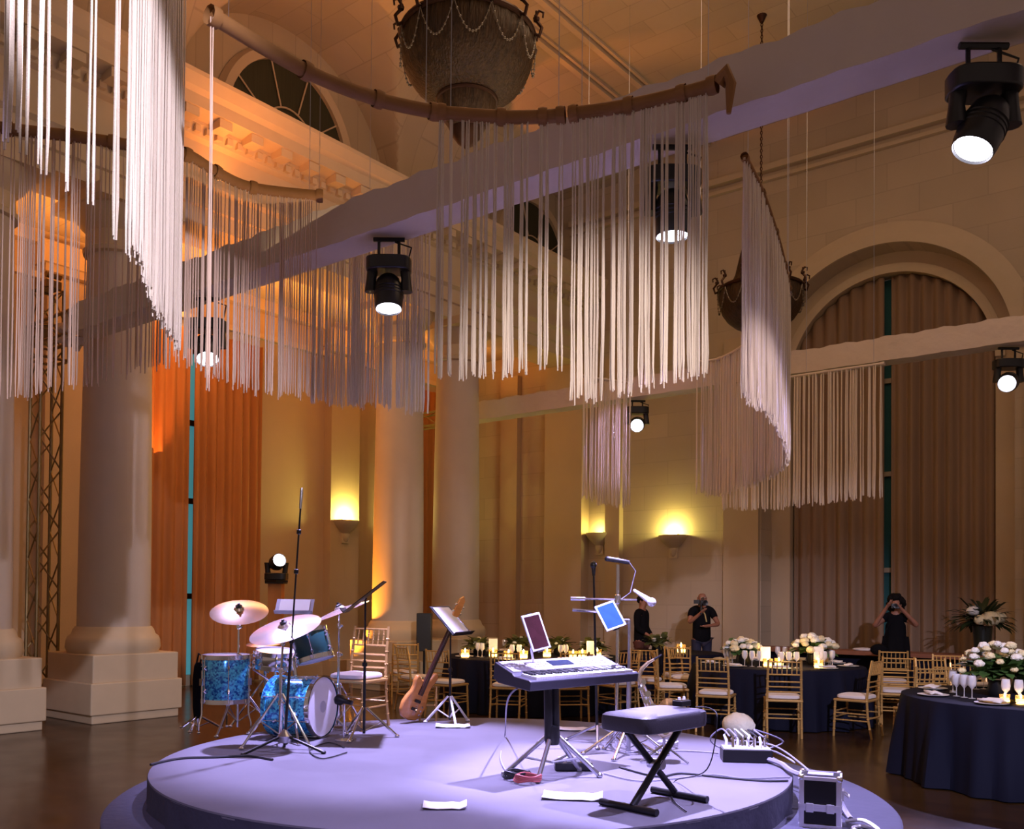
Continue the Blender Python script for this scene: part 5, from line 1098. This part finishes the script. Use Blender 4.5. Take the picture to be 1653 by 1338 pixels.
# ------------------------------------------------------------------ people
def skinmesh(name, V, E, m, parent, root=0, sub=2):
    me = bpy.data.meshes.new(name); me.from_pydata([tuple(v[0]) for v in V], E, []); me.update(); me.materials.append(m)
    o = bpy.data.objects.new(name, me); COL.objects.link(o); o.parent = parent
    sk = o.modifiers.new('skin', 'SKIN'); sk.use_smooth_shade = True
    d = me.skin_vertices[0].data
    for i, v in enumerate(V):
        r = v[1] if isinstance(v[1], tuple) else (v[1], v[1]); d[i].radius = r; d[i].use_root = (i == root)
    sb = o.modifiers.new('sub', 'SUBSURF'); sb.levels = sub; sb.render_levels = sub
    return o
def person(label, loc, rz, s, hands, legs_m, top_m, hair=True, sleeve=0.5, dress=False, hairlen='short', lean=0.0):
    """local frame: person looks along +Y, x to their right"""
    t = thing('person', label, 'person', loc, rz); t.scale = (s, s, s)
    V = []; E = []
    def add(p, r, par=None):
        V.append((Vector(p), r)); i = len(V) - 1
        if par is not None: E.append((par, i))
        return i
    pel = add((0, 0, 0.96), (0.15, 0.11)); bel = add((0, lean * .3, 1.12), (0.135, 0.105), pel); ch = add((0, lean * .7, 1.32), (0.155, 0.115), bel); nb = add((0, lean, 1.455), 0.075, ch)
    nk = add((0, lean + .01, 1.52), 0.055, nb); h1 = add((0, lean + .03, 1.60), (0.068, 0.085), nk); h2 = add((0, lean + .025, 1.68), (0.078, 0.095), h1); h3 = add((0, lean + .02, 1.735), (0.055, 0.065), h2)
    arms = {}
    for sg in (-1, 1):
        sh = add((sg * 0.17, lean, 1.42), 0.062, nb); el, wr = hands[0 if sg < 0 else 1]
        e_ = add(el, 0.043, sh); w_ = add(wr, 0.028, e_); dv = (Vector(wr) - Vector(el)).normalized(); pa = add(Vector(wr) + dv * 0.06, (0.036, 0.022), w_)
        sd_ = dv.cross(Vector((0, 0, 1))); sd_ = sd_.normalized() if sd_.length > .05 else Vector((1, 0, 0))
        for k in range(4):
            o_ = sd_ * (0.03 - 0.02 * k); f1 = add(Vector(wr) + dv * (0.11 + (0.006 if k in (1, 2) else 0)) + o_, 0.010, pa); add(Vector(wr) + dv * 0.135 + o_ + Vector((0, -0.02, 0.01)), 0.008, f1)
        f1 = add(Vector(wr) + dv * 0.055 + sd_ * 0.045, 0.011, w_); add(Vector(wr) + dv * 0.09 + sd_ * 0.055, 0.009, f1)
        arms[sg] = (Vector((sg * 0.17, lean, 1.42)), Vector(el), Vector(wr))
        hp = add((sg * 0.09, 0, 0.88), 0.095, pel); kn = add((sg * 0.10, 0.02, 0.50), 0.058, hp); an = add((sg * 0.105, -0.02, 0.09), 0.038, kn); add((sg * 0.115, 0.12, 0.04), 0.035, an)
    skinmesh('body', V, E, M_skin, t)
    V2 = []; E2 = []
    def add2(p, r, par=None):
        V2.append((Vector(p), r)); i = len(V2) - 1
        if par is not None: E2.append((par, i))
        return i
    a0 = add2((0, 0, 0.80), (0.17, 0.14)); a = add2((0, 0, 0.95), (0.185, 0.15), a0); b = add2((0, lean * .3, 1.12), (0.175, 0.145), a); c = add2((0, lean * .7, 1.33), (0.18, 0.14), b); d = add2((0, lean, 1.47), 0.082, c)
    for sg in (-1, 1):
        sh, el, wr = arms[sg]; i = add2(sh + Vector((sg * .005, 0, 0)), 0.080, d); j = add2(sh.lerp(el, min(1, sleeve)), 0.066, i)
        if sleeve > 1: add2(el.lerp(wr, sleeve - 1), 0.045, j)
    skinmesh('shirt', V2, E2, top_m, t)
    if dress:
        mb = MB(); P = []
        for z, rx, ry in ((1.12, .19, .16), (0.95, .21, .17), (0.7, .22, .18), (0.4, .24, .19), (0.12, .27, .21), (0.10, .26, .20)):
            P.append([((rx + .012 * math.sin(7 * b_)) * math.cos(b_), (ry + .012 * math.sin(7 * b_)) * math.sin(b_), z) for b_ in [2 * PI * k / 42 for k in range(42)]])
        mb.grid(P, True); mb.build('skirt', legs_m, t)
    else:
        V3 = [(Vector((0, 0, 0.97)), (0.165, 0.13))]; E3 = []
        for sg in (-1, 1):
            V3 += [(Vector((sg * .095, 0, 0.85)), 0.108), (Vector((sg * .10, .02, .5)), 0.078), (Vector((sg * .105, -.02, .07)), 0.062)]; k = len(V3); E3 += [(0, k - 3), (k - 3, k - 2), (k - 2, k - 1)]
        skinmesh('trousers', V3, E3, legs_m, t)
    for sg in (-1, 1): MB().ball((sg * .115, 0.05, 0.035), (0.05, 0.13, 0.045), 12, 8).build('shoe', M_blackcloth, t)
    y0 = lean + 0.115; dark = mat('eye_dark', (0.01, 0.01, 0.01), .2)
    for sg in (-1, 1):
        e = MB().ball((sg * 0.032, y0 - 0.008, 1.655), (0.014, 0.010, 0.009), 10, 6).build('eye', mat('eye_white', (.7, .68, .65), .3), t); MB().ball((sg * 0.032, y0 + 0.0005, 1.655), (0.006, 0.004, 0.006), 8, 6).build('iris', dark, e)
        MB().ball((sg * 0.082, lean + .02, 1.64), (0.012, 0.022, 0.032), 8, 6).build('ear', M_skin, t)
    MB().tube([(0, y0 - .005, 1.66), (0, y0 + .012, 1.625), (0, y0 + .004, 1.612)], [0.007, 0.013, 0.010], 8).build('nose', M_skin, t)
    MB().ball((0, y0 - .008, 1.583), (0.024, 0.008, 0.007), 10, 6).build('mouth', mat('lips', (.25, .07, .06), .5), t)
    if hair:
        mb = MB()
        if hairlen == 'curly':
            for k in range(46):
                a = ru(0, 2 * PI); el = ru(-0.9, 1.4); p_ = Vector((math.cos(a) * math.cos(el) * .115, lean - .01 + math.sin(a) * math.cos(el) * .115, 1.66 + math.sin(el) * .125))
                if p_.y > lean + .06 and p_.z < 1.71: continue
                mb.ball(p_, ru(.035, .055), 8, 6, jit=.1)
            mb.ball((0, lean - .02, 1.67), (.10, .10, .12), 12, 8)
        else: mb.ball((0, lean - .005, 1.685), (.088, .098, .085), 16, 10)
        mb.build('hair', M_hair, t)
    return t
# man filming: looks at us, video camera in front of his face
pm = W(*rd(1133, 16.9)); pm.z = 0
rzc = face(pm, (0, 0, 0))
man = person('bald man in a black polo shirt filming with a small camera behind the middle table', pm, rzc + 0.25, 1.0, [((-0.27, 0.16, 1.17), (-0.02, 0.30, 1.15)), ((0.26, 0.14, 1.20), (0.10, 0.33, 1.38))], mat('dark_blue_trousers', (.02, .02, .05), .8), M_blackcloth, hair=False, sleeve=0.6)
cp = pm + Matrix.Rotation(rzc + 0.25, 3, 'Z') @ Vector((0.08, 0.36, 0)); cp.z = 1.56
t = thing('video_camera', 'black video camera with a small hood held before the bald man\'s face', 'camera', cp, rzc + 0.25)
MB().box((0, 0, 0), (0.12, 0.18, 0.10)).build('body', M_blackplastic, t, smooth=False, bevel=0.01); MB().lathe([(0, 0), (.035, 0), (.04, .08), (.05, .12), (.045, .12), (0, .1)], 20, c=(0, .09, 0), axis=(0, 1, 0)).build('lens', M_blackmetal, t)
MB().box((0.12, 0.06, 0.02), (0.10, 0.02, 0.07)).build('flip_screen', M_blackplastic, t, smooth=False); MB().tube([(0, -.05, .05), (0, -.04, .09), (0, .06, .09), (0, .07, .05)], .01, 8).build('top_handle', M_blackplastic, t); MB().cyl((0.02, 0, -.05), (0.02, 0, -.20), .02).build('grip', M_blackplastic, t)
mb = MB(); mb.tube([(0.03, 0.12, 1.46), (-0.02, 0.16, 1.35), (-0.05, 0.155, 1.22)], 0.012, 6); o = mb.build('camera_strap', mat('yellow_strap', (.5, .38, .15), .6), man)
# woman in black, hands raised to a camera
pw = W(*rd(1446, 14.6)); pw.z = 0; rzw = face(pw, (0, 0, 0))
wom = person('woman with curly dark hair in black, both hands raised to a camera', pw, rzw, 0.955, [((-0.33, 0.10, 1.30), (-0.10, 0.24, 1.56)), ((0.33, 0.12, 1.28), (0.13, 0.20, 1.60))], M_blackcloth, M_blackcloth, hair=True, hairlen='curly', sleeve=0.28, dress=True)
cp = pw + Matrix.Rotation(rzw, 3, 'Z') @ Vector((0.0, 0.24, 0)); cp.z = 1.545
t = thing('photo_camera', 'small black camera held to the face of the woman in black', 'camera', cp, rzw)
MB().box((0, 0, 0), (0.13, 0.06, 0.08)).build('body', M_blackplastic, t, smooth=False, bevel=0.008); MB().lathe([(0, 0), (.03, 0), (.035, .07), (.03, .07), (0, .06)], 20, c=(0, .03, 0), axis=(0, 1, 0)).build('lens', M_blackmetal, t)
cp = pw + Matrix.Rotation(rzw, 3, 'Z') @ Vector((0.20, 0.10, 0)); cp.z = 0.86
t = thing('shoulder_bag', 'black shoulder bag at the hip of the woman in black', 'bag', cp, rzw)
mb = MB(); mb.ball((0.04, 0.05, 0), (.13, .07, .09), 14, 10); mb.build('pouch', M_blackcloth, t); MB().tube([(0.0, 0.02, .08), (-.08, .02, .35), (-.24, -.02, .55)], .012, 6).build('strap', M_blackcloth, t)
# person turned to the right in a dark jacket
p3 = W(*rd(1036, 16.9)); p3.z = 0
person('person in a black jacket and reddish trousers standing in profile by the far wall', p3, face(p3, (0, 0, 0)) + 1.1, 0.955, [((-0.22, -0.02, 1.14), (-0.16, 0.16, 0.98)), ((0.22, 0.02, 1.14), (0.15, 0.22, 1.02))], M_maroon, M_blackcloth, hair=True, sleeve=1.8)
